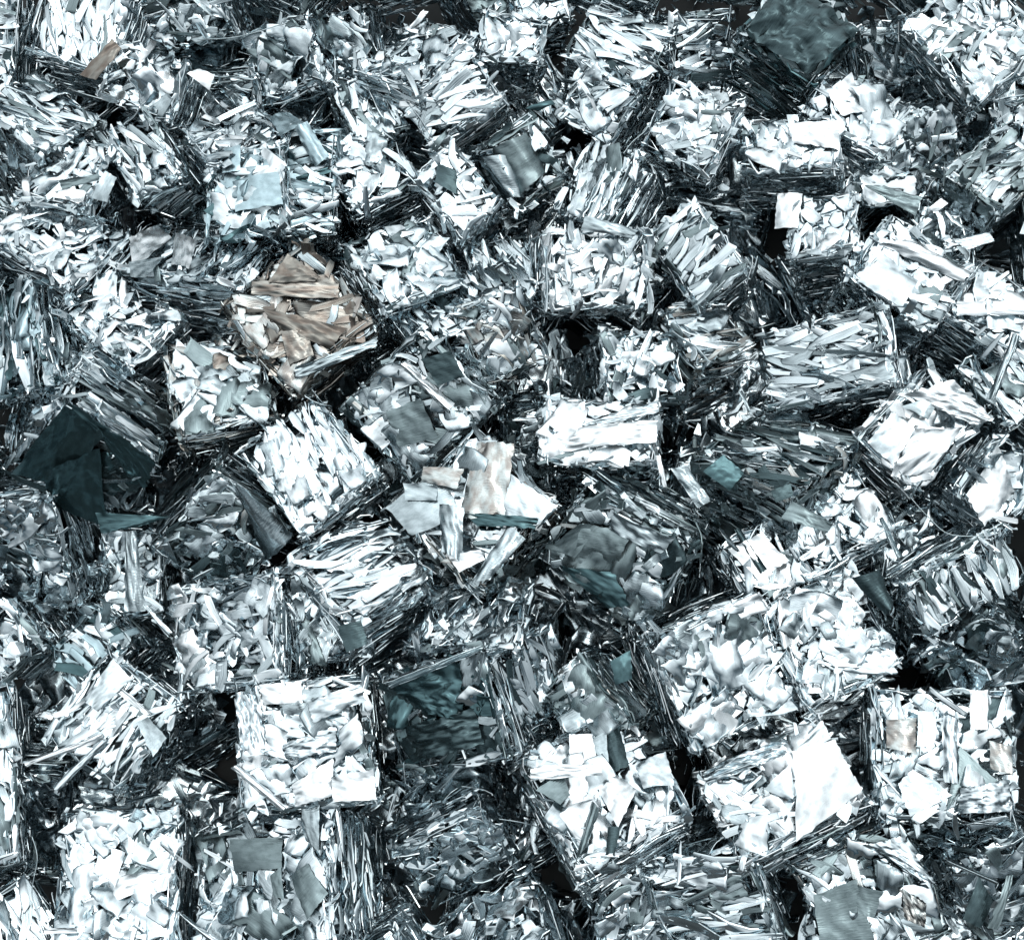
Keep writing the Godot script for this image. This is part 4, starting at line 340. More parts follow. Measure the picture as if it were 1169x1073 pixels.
	["deep", "buried bale in the dark gap below the dark grey topped crushed bale", Vector3(1.0837, 1.4456, -1.576), Quaternion(-0.02536, 0.45575, 0.88933, -0.02719), Vector3(0.344, 0.333, 0.301)],
	["deep", "buried bale in the dark gap below the bale with a smooth white blade", Vector3(1.1493, 1.3027, -1.2831), Quaternion(0.03057, 0.60352, 0.72959, -0.32021), Vector3(0.324, 0.398, 0.301)],
	["deep", "buried bale in the dark gap below the bale with a square white plate", Vector3(1.1016, 1.1011, -0.8696), Quaternion(0.18817, 0.52378, 0.81817, -0.14437), Vector3(0.329, 0.367, 0.367)],
	["deep", "buried bale in the dark gap below the wide bale of upright narrow strips", Vector3(1.0841, 0.965, -0.5906), Quaternion(0.37476, 0.49710, 0.67122, -0.40237), Vector3(0.329, 0.327, 0.379)],
	["deep", "buried bale in the dark gap left of the sunken chip bale below the smooth white", Vector3(1.1504, 0.782, -0.2155), Quaternion(-0.26536, -0.42021, -0.60944, 0.61773), Vector3(0.37, 0.396, 0.321)],
	["deep", "buried bale in the dark gap left of the bale of thick slanting layers", Vector3(1.1356, 0.6256, 0.1054), Quaternion(0.00920, 0.57804, 0.80841, 0.11070), Vector3(0.372, 0.398, 0.315)],
	["deep", "buried bale in the dark gap left of the upright bale with a grey notched plate", Vector3(1.1363, 0.4592, 0.4464), Quaternion(-0.39778, -0.36224, -0.49557, 0.68188), Vector3(0.356, 0.327, 0.315)],
	["deep", "buried bale in the dark gap above the bale with round edged dull grey plates", Vector3(1.0982, 0.3059, 0.7608), Quaternion(-0.27748, -0.47184, -0.69798, 0.46173), Vector3(0.343, 0.38, 0.31)],
	["deep", "buried bale in the dark gap below the bale with round edged dull grey plates", Vector3(1.1112, 0.1484, 1.0837), Quaternion(-0.42192, 0.19462, 0.60713, 0.64459), Vector3(0.329, 0.324, 0.371)],
	["rim", "bale at the border above the large bright flaky bale in the top", Vector3(1.4467, 2.1688, -2.0779), Quaternion(0.08121, -0.58533, -0.76592, -0.25329), Vector3(0.343, 0.379, 0.322)],
	["rim", "bale at the border above the sunken bale under the large flaky corner", Vector3(1.5011, 1.9733, -1.677), Quaternion(0.47133, -0.22253, -0.26542, -0.81110), Vector3(0.386, 0.349, 0.326)],
	["deep", "buried bale in the dark gap left of the large bright flaky bale in the top", Vector3(1.4962, 1.4651, -1.616), Quaternion(0.07084, -0.58884, -0.78298, -0.18761), Vector3(0.324, 0.381, 0.304)],
	["deep", "buried bale in the dark gap below the dark jumbled bale left of the crossed", Vector3(1.5295, 1.2919, -1.2608), Quaternion(0.27361, -0.41068, -0.79634, -0.34976), Vector3(0.399, 0.368, 0.363)],
	["deep", "buried bale in the dark gap below the sunken bale of chips above the long", Vector3(1.4459, 1.1032, -0.874), Quaternion(0.39831, -0.27454, -0.33338, -0.80922), Vector3(0.4, 0.35, 0.323)],
	["deep", "buried bale in the dark gap left of the bale of pale strips behind the twisted", Vector3(1.4343, 0.9535, -0.5669), Quaternion(-0.47851, 0.29142, 0.36439, 0.74386), Vector3(0.395, 0.363, 0.303)],
	["deep", "buried bale in the dark gap left of the bale with a bent white panel", Vector3(1.4667, 0.7992, -0.2507), Quaternion(0.22291, -0.39373, -0.64753, -0.61318), Vector3(0.351, 0.399, 0.357)],
	["deep", "buried bale in the dark gap left of the dark teal bale under the thick slanting", Vector3(1.4677, 0.6341, 0.0878), Quaternion(0.57015, -0.19084, -0.27562, -0.75003), Vector3(0.361, 0.357, 0.356)],
	["deep", "buried bale in the dark gap above the upright bale with a grey notched plate", Vector3(1.522, 0.4682, 0.4279), Quaternion(-0.55916, -0.13727, -0.22473, 0.78612), Vector3(0.328, 0.341, 0.349)],
	["deep", "buried bale in the dark gap left of the dark bale of curled bits", Vector3(1.4597, 0.2929, 0.7874), Quaternion(-0.12539, -0.33937, -0.73538, 0.57299), Vector3(0.388, 0.394, 0.315)],
	["deep", "buried bale in the dark gap below the dark bale of curled bits", Vector3(1.512, 0.1512, 1.0778), Quaternion(-0.47834, -0.28475, -0.34893, 0.75389), Vector3(0.341, 0.321, 0.376)],
	["rim", "bale at the border above the dark jumbled bale left of the crossed", Vector3(1.8129, 2.1403, -2.0194), Quaternion(0.49672, -0.01960, 0.09344, -0.86264), Vector3(0.384, 0.364, 0.362)],
	["rim", "bale at the border right of the sunken dark bale between the dark grey", Vector3(1.8543, 2.0134, -1.7593), Quaternion(0.33097, 0.34029, 0.80090, -0.36500), Vector3(0.33, 0.35, 0.362)],
	["deep", "buried bale in the dark gap right of the sunken bale under the large flaky corner", Vector3(1.888, 1.4385, -1.5614), Quaternion(-0.00568, 0.54946, 0.82366, 0.14015), Vector3(0.394, 0.398, 0.338)],
	["deep", "buried bale in the dark gap below the sunken bale under the large flaky corner", Vector3(1.8221, 1.2673, -1.2105), Quaternion(0.60564, -0.10854, 0.03430, -0.78755), Vector3(0.391, 0.335, 0.33)],
	["rim", "bale at the border right of the dull bale of crossed sticks", Vector3(1.8585, 1.5169, -0.7413), Quaternion(0.32290, 0.39797, 0.54112, -0.66675), Vector3(0.382, 0.378, 0.327)],
	["deep", "buried bale in the dark gap right of the bale of pale strips behind the twisted", Vector3(1.8324, 0.9445, -0.5485), Quaternion(0.58902, -0.28954, -0.18982, -0.73020), Vector3(0.375, 0.358, 0.326)],
	["rim", "bale at the border right of the bale with a bent white panel", Vector3(1.8914, 1.1717, -0.0334), Quaternion(0.04718, -0.44459, -0.88289, -0.14358), Vector3(0.338, 0.321, 0.343)],
	["rim", "bale at the border right of the dark teal bale under the thick slanting", Vector3(1.8383, 1.0425, 0.2314), Quaternion(-0.17406, -0.44804, -0.67773, 0.55646), Vector3(0.361, 0.375, 0.345)],
	["rim", "bale at the border right of the sunken dark bale below the toothed ring", Vector3(1.8447, 0.8591, 0.6074), Quaternion(-0.35501, -0.39403, -0.62640, 0.57125), Vector3(0.365, 0.397, 0.368)],
	["rim", "bale at the border right of the dark bale of curled bits", Vector3(1.8295, 0.7025, 0.9284), Quaternion(-0.04326, -0.66036, -0.72765, -0.18050), Vector3(0.334, 0.324, 0.317)],
	["rim", "bale at the border right of the bale with round edged dull grey plates", Vector3(1.8724, 0.5269, 1.2885), Quaternion(0.49796, -0.24803, -0.47724, -0.68027), Vector3(0.336, 0.323, 0.302)],
	["rim", "bale at the border right of the sunken bale under the large flaky corner", Vector3(2.177, 1.8398, -1.4033), Quaternion(0.23584, 0.44781, 0.83148, -0.22910), Vector3(0.346, 0.33, 0.359)],
	["rim", "bale at the border right of the large bright flaky bale in the top", Vector3(2.1897, 1.6551, -1.0246), Quaternion(0.24604, 0.59012, 0.69561, -0.32765), Vector3(0.325, 0.342, 0.347)],
	["rim", "bale at the border right of the bale under a long straight white strip", Vector3(2.2104, 1.4919, -0.69), Quaternion(-0.41518, 0.17387, 0.16814, 0.87700), Vector3(0.35, 0.35, 0.365)],
	["rim", "bale at the border right of the bale of pale strips behind the twisted", Vector3(2.2269, 1.3671, -0.4342), Quaternion(0.45311, -0.34419, -0.27359, -0.77548), Vector3(0.355, 0.377, 0.363)],
	["rim", "bale at the border right of the bale of thick slanting layers", Vector3(2.2245, 1.1833, -0.0572), Quaternion(0.13826, -0.47918, -0.74113, -0.44945), Vector3(0.4, 0.37, 0.358)],
	["rim", "bale at the border right of the sunken chip bale below the smooth white", Vector3(2.2275, 1.0304, 0.2562), Quaternion(0.62813, -0.11338, -0.09738, -0.76362), Vector3(0.343, 0.373, 0.334)],
	["rim", "bale at the border right of the upright bale with a grey notched plate", Vector3(2.1867, 0.8669, 0.5915), Quaternion(0.05411, 0.53986, 0.81165, 0.21645), Vector3(0.324, 0.329, 0.367)],
	["rim", "bale at the border below the dark teal bale under the thick slanting", Vector3(2.1806, 0.5558, 1.2292), Quaternion(-0.51568, 0.13142, 0.21403, 0.81914), Vector3(0.399, 0.322, 0.317)],
]
var WIRES := [
	["thin curved wire over the dark bale near the top left", Vector3(-0.9814, 2.0287, -1.1291), [Vector3(0, 0, 0), Vector3(0.1225, 0.0039, -0.0079), Vector3(0.2578, 0.022, -0.0451), Vector3(0.2794, 0.0259, -0.0531)]],
	["thin wire looping in shade below the smooth white sheet bale", Vector3(1.1848, 1.3457, 0.1345), [Vector3(0, 0, 0), Vector3(0.0488, -0.0253, 0.0519), Vector3(0.1106, -0.0482, 0.0988), Vector3(0.2267, -0.0505, 0.1035)]],
	["thin wire sticking up beside the chip bale at upper middle", Vector3(0.3461, 1.8354, -0.8239), [Vector3(0, 0, 0), Vector3(0.0278, 0.0164, -0.0337), Vector3(0.0664, 0.0317, -0.0649), Vector3(0.0833, 0.0444, -0.091)]],
	["thin wire hanging in the dark gap at the lower left edge", Vector3(-1.3782, 0.8812, 0.9955), [Vector3(0, 0, 0), Vector3(0.0189, -0.0266, 0.0544), Vector3(0.0101, -0.0687, 0.1409), Vector3(0.0396, -0.1001, 0.2052)]],
	["thin wire arching below the brightest large bale", Vector3(-0.0364, 0.9119, 0.9553), [Vector3(0, 0, 0), Vector3(0.0753, -0.0053, 0.0109), Vector3(0.1724, 0.0642, 0.0675), Vector3(0.2327, 0.0696, 0.0895)]],
]

var MAT := {}
var strips: Array[Mesh] = []
var chips: Array[Mesh] = []
var curls: Array[Mesh] = []
var sheets: Array[Mesh] = []
var cores: Array[Mesh] = []
var flake_strip: Mesh
var flake_chip: Mesh
var rng := RandomNumberGenerator.new()
var warp := FastNoiseLite.new()
var dent := FastNoiseLite.new()
var crease := FastNoiseLite.new()
var used := {}
var cam: Camera3D
var boxes := []
var n_parts := 0
var covered: Array[PackedVector2Array] = []   # outlines of the big plates on the face being built

func _ready() -> void:
	rng.seed = 20240
	make_camera_and_light()
	make_materials()
	make_piece_meshes()
	make_ground()
	for i in BALES.size():
		var B = BALES[i]
		boxes.append([Transform3D(Basis(B[4]), B[3]), B[5]])
	for i in BALES.size():
		make_bale(i)
	make_lower_layer()
	make_loose()
	print("parts ", n_parts)

# ---------------------------------------------------------------- camera, sky, sun
func make_camera_and_light() -> void:
	cam = Camera3D.new()
	cam.name = "camera"
	cam.position = CAM_POS
	cam.rotation_degrees = Vector3(CAM_PITCH, 0, 0)
	cam.fov = 40
	cam.near = 0.05
	cam.far = 400.0
	add_child(cam)
	cam.current = true
	var sky_mat := ProceduralSkyMaterial.new()
	sky_mat.sky_top_color = Color(1.0, 1.0, 1.0)
	sky_mat.sky_horizon_color = Color(0.04, 0.15, 0.19)
	sky_mat.sky_curve = 1.1
	sky_mat.sky_energy_multiplier = 1.65
	sky_mat.ground_bottom_color = Color(0.04, 0.06, 0.065)
	sky_mat.ground_horizon_color = Color(0.07, 0.10, 0.11)
	sky_mat.ground_energy_multiplier = 1.0
	var sky := Sky.new()
	sky.sky_material = sky_mat
	var env := Environment.new()
	env.background_mode = Environment.BG_SKY
	env.sky = sky
	env.tonemap_mode = Environment.TONE_MAPPER_LINEAR
	env.tonemap_exposure = 1.0
	env.sdfgi_enabled = true
	env.ssao_enabled = true
	env.ssil_enabled = true
	var we := WorldEnvironment.new()
	we.name = "world_environment"
	we.environment = env
	add_child(we)
	var sun := DirectionalLight3D.new()
	sun.name = "sun"
	sun.light_color = Color(1.0, 0.985, 0.96)
	sun.light_energy = 0.2
	sun.light_angular_distance = 25.0
	sun.sky_mode = DirectionalLight3D.SKY_MODE_LIGHT_ONLY
	sun.shadow_enabled = true
	sun.rotation_degrees = Vector3(-68, 35, 0)
	add_child(sun)

# ---------------------------------------------------------------- materials
func tex(img: Image) -> ImageTexture:
	img.generate_mipmaps()
	return ImageTexture.create_from_image(img)

func noise_image(seed_: int, freq: float, octaves: int, size: int, stretch := 1.0) -> Image:
	var n := FastNoiseLite.new()
	n.seed = seed_
	n.noise_type = FastNoiseLite.TYPE_SIMPLEX_SMOOTH
	n.frequency = freq
	n.fractal_type = FastNoiseLite.FRACTAL_FBM
	n.fractal_octaves = octaves
	var h := int(size / stretch)
	var img := n.get_seamless_image(size, h) if stretch == 1.0 else n.get_seamless_image(h, size)
	if stretch != 1.0:
		img.resize(size, size, Image.INTERPOLATE_CUBIC)
	return img

func tone_image(src: Image, lo: Color, hi: Color, a: float, b: float, scratches: int, seed_: int) -> Image:
	var s := src.get_width()
	var out := Image.create_empty(s, s, false, Image.FORMAT_RGB8)
	for y in s:
		for x in s:
			var t := clampf((src.get_pixel(x, y).r - a) / (b - a), 0.0, 1.0)
			out.set_pixel(x, y, lo.lerp(hi, t))
	var r := RandomNumberGenerator.new()
	r.seed = seed_
	for k in scratches:
		var p := Vector2(r.randf() * s, r.randf() * s)
		var d := Vector2.from_angle(r.randfn(0.0, 0.5))
		var c := lo.lerp(hi, r.randf() * 1.3)
		for q in r.randi_range(10, 90):
			out.set_pixel(posmod(int(p.x), s), posmod(int(p.y), s), c)
			p += d
	return out

func metal(called: String, lin: Color, rough: float, metallic: float, albedo: Texture2D, rough_tex: Texture2D, normal: Texture2D, strength: float) -> void:
	var m := StandardMaterial3D.new()
	m.resource_name = called
	m.albedo_color = lin.linear_to_srgb()
	m.albedo_texture = albedo
	m.metallic = metallic
	m.roughness = rough
	m.roughness_texture = rough_tex
	m.roughness_texture_channel = BaseMaterial3D.TEXTURE_CHANNEL_RED
	m.normal_enabled = true
	m.normal_texture = normal
	m.normal_scale = strength
	m.metallic_specular = 0.5
	m.cull_mode = BaseMaterial3D.CULL_DISABLED
	MAT[called] = m

func make_materials() -> void:
	var dents := noise_image(3, 0.008, 2, 512)
	dents.bump_map_to_normal_map(5.0)
	var rolled := noise_image(8, 0.07, 4, 512, 8.0)
	rolled.bump_map_to_normal_map(5.0)
	var spots := noise_image(5, 0.012, 5, 512)
	var grime := noise_image(11, 0.006, 5, 512)
	var t_dents := tex(dents)
	var t_rolled := tex(rolled)
	var t_rough := tex(tone_image(spots, Color(0.82, 0.82, 0.82), Color(1, 1, 1), 0.3, 0.7, 300, 4))
	var t_clean := tex(tone_image(grime, Color(0.86, 0.87, 0.87), Color(1, 1, 1), 0.2, 0.6, 260, 5))
	var t_worn := tex(tone_image(spots, Color(0.86, 0.87, 0.87), Color(1, 1, 1), 0.2, 0.75, 900, 6))
	var t_stain := tex(tone_image(grime, Color(0.80, 0.77, 0.75), Color(0.97, 1, 1), 0.25, 0.65, 500, 7))
	metal("bright", Color(0.525, 0.61, 0.65), 0.19, 1.0, t_clean, t_rough, t_dents, 0.5)
	metal("mirror", Color(0.565, 0.64, 0.675), 0.09, 1.0, t_clean, t_rough, t_dents, 0.7)
	metal("rolled", Color(0.485, 0.57, 0.61), 0.20, 1.0, t_clean, t_rough, t_rolled, 0.16)
	metal("white", Color(0.63, 0.69, 0.72), 0.30, 0.95, t_clean, t_rough, t_dents, 0.35)
	metal("satin", Color(0.33, 0.40, 0.43), 0.26, 1.0, t_worn, t_rough, t_rolled, 0.18)
	metal("blue", Color(0.31, 0.42, 0.465), 0.32, 0.9, t_worn, t_rough, t_dents, 0.4)
	metal("grey", Color(0.17, 0.225, 0.24), 0.32, 0.9, t_worn, t_rough, t_rolled, 0.18)
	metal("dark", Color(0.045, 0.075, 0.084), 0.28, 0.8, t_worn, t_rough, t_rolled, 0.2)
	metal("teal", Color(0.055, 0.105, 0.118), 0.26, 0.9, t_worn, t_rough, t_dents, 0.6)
	metal("tan", Color(0.36, 0.385, 0.39), 0.26, 1.0, t_stain, t_rough, t_rolled, 0.18)
	metal("bronze", Color(0.25, 0.24, 0.225), 0.30, 0.95, t_stain, t_rough, t_rolled, 0.2)
	metal("brown", Color(0.14, 0.133, 0.124), 0.34, 0.9, t_stain, t_rough, t_dents, 0.5)
	metal("core", Color(0.485, 0.57, 0.61), 0.22, 1.0, t_clean, t_rough, t_dents, 1.0)
	# the fine shreds take their colour from each copy
	metal("shreds", Color(1, 1, 1), 0.18, 1.0, t_clean, t_rough, t_dents, 0.5)
	MAT["shreds"].vertex_color_use_as_albedo = true
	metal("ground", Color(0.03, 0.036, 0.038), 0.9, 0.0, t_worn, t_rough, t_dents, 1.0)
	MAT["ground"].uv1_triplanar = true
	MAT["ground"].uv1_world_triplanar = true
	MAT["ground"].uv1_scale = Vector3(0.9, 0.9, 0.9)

# palette of each tone: material, share
var TONES := {
	"white": [["white", 0.46], ["bright", 0.30], ["mirror", 0.10], ["satin", 0.10], ["grey", 0.04]],
	"bright": [["bright", 0.44], ["rolled", 0.20], ["mirror", 0.14], ["white", 0.10], ["satin", 0.09], ["grey", 0.03]],
	"mid": [["bright", 0.28], ["rolled", 0.24], ["mirror", 0.18], ["satin", 0.20], ["grey", 0.08], ["dark", 0.02]],
	"dull": [["rolled", 0.16], ["mirror", 0.14], ["satin", 0.26], ["grey", 0.28], ["tan", 0.06], ["dark", 0.10]],
	"dark": [["mirror", 0.14], ["satin", 0.10], ["grey", 0.24], ["dark", 0.30], ["teal", 0.22]],
	"brown": [["bronze", 0.34], ["tan", 0.26], ["brown", 0.20], ["satin", 0.14], ["rolled", 0.06]],
	"tan": [["tan", 0.26], ["rolled", 0.26], ["mirror", 0.20], ["satin", 0.16], ["grey", 0.08], ["bronze", 0.04]],
	"blue": [["blue", 0.34], ["bright", 0.26], ["mirror", 0.16], ["satin", 0.16], ["teal", 0.08]],
}

func pick(tone: String) -> String:
	var r := rng.randf()
	for e in TONES[tone]:
		r -= e[1]
		if r <= 0.0:
			return e[0]
	return TONES[tone][0][0]

# ---------------------------------------------------------------- meshes
# A bent sheet with thickness from a grid of points p[i][j].
func sheet_mesh(p: Array, nx: int, ny: int, thick: float, uv_off: Vector2, uv_scale: float) -> ArrayMesh:
	var nrm := []
	for i in nx + 1:
		var row := []
		for j in ny + 1:
			var du: Vector3 = p[mini(i + 1, nx)][j] - p[maxi(i - 1, 0)][j]
			var dv: Vector3 = p[i][mini(j + 1, ny)] - p[i][maxi(j - 1, 0)]
			var n := du.cross(dv)
			row.append(n.normalized() if n.length() > 1e-12 else Vector3(0, 0, 1))
		nrm.append(row)
	var v := PackedVector3Array()
	var nn := PackedVector3Array()
	var uv := PackedVector2Array()
	var idx := PackedInt32Array()
	for side in [1.0, -1.0]:
		var base := v.size()
		for i in nx + 1:
			for j in ny + 1:
				v.append(p[i][j] + nrm[i][j] * (thick * 0.5 * side))
				nn.append(nrm[i][j] * side)
				uv.append(uv_off + Vector2(float(i) / nx, float(j) / ny) * uv_scale)
		for i in nx:
			for j in ny:
				var a := base + i * (ny + 1) + j
				var b := a + ny + 1
				if side > 0.0:
					idx.append_array([a, a + 1, b, b, a + 1, b + 1])
				else:
					idx.append_array([a, b, a + 1, b, b + 1, a + 1])
	var rim := []
	for i in nx: rim.append([i, 0])
	for j in ny: rim.append([nx, j])
	for i in range(nx, 0, -1): rim.append([i, ny])
	for j in range(ny, 0, -1): rim.append([0, j])
	for k in rim.size():
		var e = rim[k]
		var f = rim[(k + 1) % rim.size()]
		var pe: Vector3 = p[e[0]][e[1]]
		var pf: Vector3 = p[f[0]][f[1]]
		var ne: Vector3 = nrm[e[0]][e[1]] * thick * 0.5
		var nf: Vector3 = nrm[f[0]][f[1]] * thick * 0.5
		var out := (pf - pe).cross(ne).normalized()
		var base := v.size()
		for q in [pe + ne, pf + nf, pf - nf, pe - ne]:
			v.append(q)
			nn.append(out)
			uv.append(uv_off + Vector2(q.x, q.y) * uv_scale)
		idx.append_array([base, base + 1, base + 2, base, base + 2, base + 3])
	var arr := []
	arr.resize(Mesh.ARRAY_MAX)
	arr[Mesh.ARRAY_VERTEX] = v
	arr[Mesh.ARRAY_NORMAL] = nn
	arr[Mesh.ARRAY_TEX_UV] = uv
	arr[Mesh.ARRAY_INDEX] = idx
	var m := ArrayMesh.new()
	m.add_surface_from_arrays(Mesh.PRIMITIVE_TRIANGLES, arr)
	return m

# grid position from -1 to 1 with a narrow outer ring
func rimmed(i: int, n: int, rim: float) -> float:
	if n < 3:
		return 2.0 * i / n - 1.0
	return -1.0 if i == 0 else (1.0 if i == n else (2.0 * (i - 1) / (n - 2) - 1.0) * rim)

# one pressed piece: x along its length, y across, z out of the face; about one unit each way
func piece_mesh(nx: int, ny: int, kind: String) -> ArrayMesh:
	var bend := rng.randfn(0.0, 0.13)
	var cup := rng.randfn(0.0, 0.05)
	var twist := rng.randfn(0.0, 0.075)
	var crumple := 0.03
	var slant0 := rng.randf_range(-0.22, 0.22)
	var slant1 := rng.randf_range(-0.22, 0.22)
	var taper := rng.randf_range(-0.3, 0.3)
	var jit := 0.025
	var bow := rng.randfn(0.0, 0.12)
	var point := 0.0
	var fold := 0.0
	var fold_at := rng.randf_range(-0.4, 0.4)
	if kind == "strip":
		taper *= 0.8
		slant0 *= 0.35
		slant1 *= 0.35
		jit = 0.02
		bow = rng.randfn(0.0, 0.45)
		point = rng.randf_range(0.0, 0.75)
	elif kind == "chip":
		jit = 0.05
		point = rng.randf_range(0.0, 0.5)
		crumple = 0.04
		if rng.randf() < 0.4:
			fold = rng.randf_range(-0.35, 0.35)
	elif kind == "curl":
		bend = rng.randf_range(0.25, 0.6) * (1.0 if rng.randf() < 0.6 else -1.0)
	elif kind == "sheet":
		crumple = 0.055
		jit = 0.025
		bend *= 0.6
		if rng.randf() < 0.5:
			fold = rng.randf_range(-0.4, 0.4)
	var off := Vector3(rng.randf() * 90.0, rng.randf() * 90.0, rng.randf() * 90.0)
	var ph := rng.randf() * TAU
	var wave := rng.randf_range(0.0, 0.015) if kind != "sheet" else rng.randf_range(0.0, 0.04)
	# sheared edges are pressed over: each side of a piece turns down, now and then up
	var rim_u := 0.90 if kind == "strip" or kind == "curl" else (0.91 if kind == "sheet" else 0.80)
	var rim_w := 0.91 if kind == "sheet" else 0.72
	var turn := []
	for k in 4:
		turn.append(rng.randfn(0.035, 0.045))
	var p := []
	for i in nx + 1:
		var row := []
		for j in ny + 1:
			var u := rimmed(i, nx, rim_u)
			var w := rimmed(j, ny, rim_w)
			var x := u * 0.5 + w * (slant0 if u < 0.0 else slant1) * 0.5 * absf(u)
			var y := w * 0.5 * (1.0 + taper * u) * (1.0 - point * pow(absf(u), 3.0)) + bow * (u * u - 0.4) + 0.05 * sin(u * 2.3 + ph)
			if i == 0 or i == nx or j == 0 or j == ny:
				x += rng.randf_range(-jit, jit)
				y += rng.randf_range(-jit, jit)
			if kind == "chip" and absf(u) == 1.0 and absf(w) == 1.0 and rng.randf() < 0.5:
				x *= 0.72
				y *= 0.8
			var z := bend * (u * u - 0.33) + cup * (w * w - 0.33) + twist * u * w * 0.5
			z += crumple * dent.get_noise_3d(off.x + u * 1.6, off.y + w * 1.1, off.z) * 2.0
			if kind == "sheet":
				z += 0.05 * crease.get_noise_3d(off.x + u * 1.5, off.y + w * 1.5, off.z)
			z += wave * sin(u * 9.0 + ph)
			if i == 0: z -= turn[0]
			if i == nx: z -= turn[1]
			if j == 0: z -= turn[2] * 0.7
			if j == ny: z -= turn[3] * 0.7
			z += fold * maxf(0.0, u - fold_at)
			row.append(Vector3(x, y, z))
		p.append(row)
	return sheet_mesh(p, nx, ny, 0.045, Vector2(rng.randf(), rng.randf()), 0.45 if kind != "sheet" else 0.8)

func core_mesh(seed_: int) -> ArrayMesh:
	var n := FastNoiseLite.new()
	n.seed = seed_
	n.frequency = 1.0
	n.fractal_octaves = 3
	var st := SurfaceTool.new()
	st.begin(Mesh.PRIMITIVE_TRIANGLES)
	st.set_smooth_group(0)
	var g := 9
	for ax in 3:
		for s in [-1.0, 1.0]:
			var a := Vector3.ZERO
			var b := Vector3.ZERO
			var c := Vector3.ZERO
			a[ax] = s
			b[(ax + 1) % 3] = 1.0
			c[(ax + 2) % 3] = 1.0
			for i in g:
				for j in g:
					var q := []
					for d in [[0, 0], [1, 0], [1, 1], [0, 1]]:
						var pt: Vector3 = (a + b * (2.0 * (i + d[0]) / g - 1.0) + c * (2.0 * (j + d[1]) / g - 1.0)) * 0.5
						pt += pt.normalized() * n.get_noise_3dv(pt * 5.0) * 0.05 - pt * maxf(0.0, pt.length() - 0.72) * 0.6
						q.append(pt)
					var order := [0, 1, 2, 0, 2, 3] if s < 0.0 else [0, 2, 1, 0, 3, 2]
					for k in order:
						st.set_uv(Vector2(q[k][(ax + 1) % 3], q[k][(ax + 2) % 3]) + Vector2(ax * 0.3, s * 0.2))
						st.add_vertex(q[k])
	st.generate_normals()
	return st.commit()

func make_piece_meshes() -> void:
	dent.seed = 17
	dent.frequency = 0.9
	dent.fractal_octaves = 2
	crease.seed = 29
	crease.frequency = 0.75
	crease.fractal_type = FastNoiseLite.FRACTAL_RIDGED
	crease.fractal_octaves = 2
	warp.seed = 71
	warp.frequency = 2.6
	for k in 22: strips.append(piece_mesh(5, 3, "strip"))
	for k in 26: chips.append(piece_mesh(4, 3, "chip"))
	for k in 10: curls.append(piece_mesh(6, 3, "curl"))
	for k in 10: sheets.append(piece_mesh(8, 7, "sheet"))
	for k in 5: cores.append(core_mesh(100 + k))
	flake_strip = piece_mesh(3, 1, "strip")
	flake_chip = piece_mesh(2, 2, "chip")

# ---------------------------------------------------------------- naming
func numbered(called: String) -> String:
	used[called] = used.get(called, -1) + 1
	return called if used[called] == 0 else "%s_%03d" % [called, used[called]]

func part(parent: Node3D, called: String, mesh: Mesh, mat: String, xf: Transform3D) -> MeshInstance3D:
	var o := MeshInstance3D.new()
	o.name = called
	o.mesh = mesh
	o.material_override = MAT[mat]
	o.transform = xf
	parent.add_child(o, true)
	n_parts += 1
	return o

# ---------------------------------------------------------------- ground
func heap_y(x: float, z: float) -> float:
	# the sheet under the bales: the heap's slope, flattening to the yard outside it
	var y := HEAP_O.y - (HEAP_N.x * (x - HEAP_O.x) + HEAP_N.z * (z - HEAP_O.z)) / HEAP_N.y - 0.80
	var out := maxf(maxf(absf(x) - 2.6, 0.0), maxf(maxf(-z - 3.2, z - 2.2), 0.0))
	return maxf(0.0, y - out * 0.9)

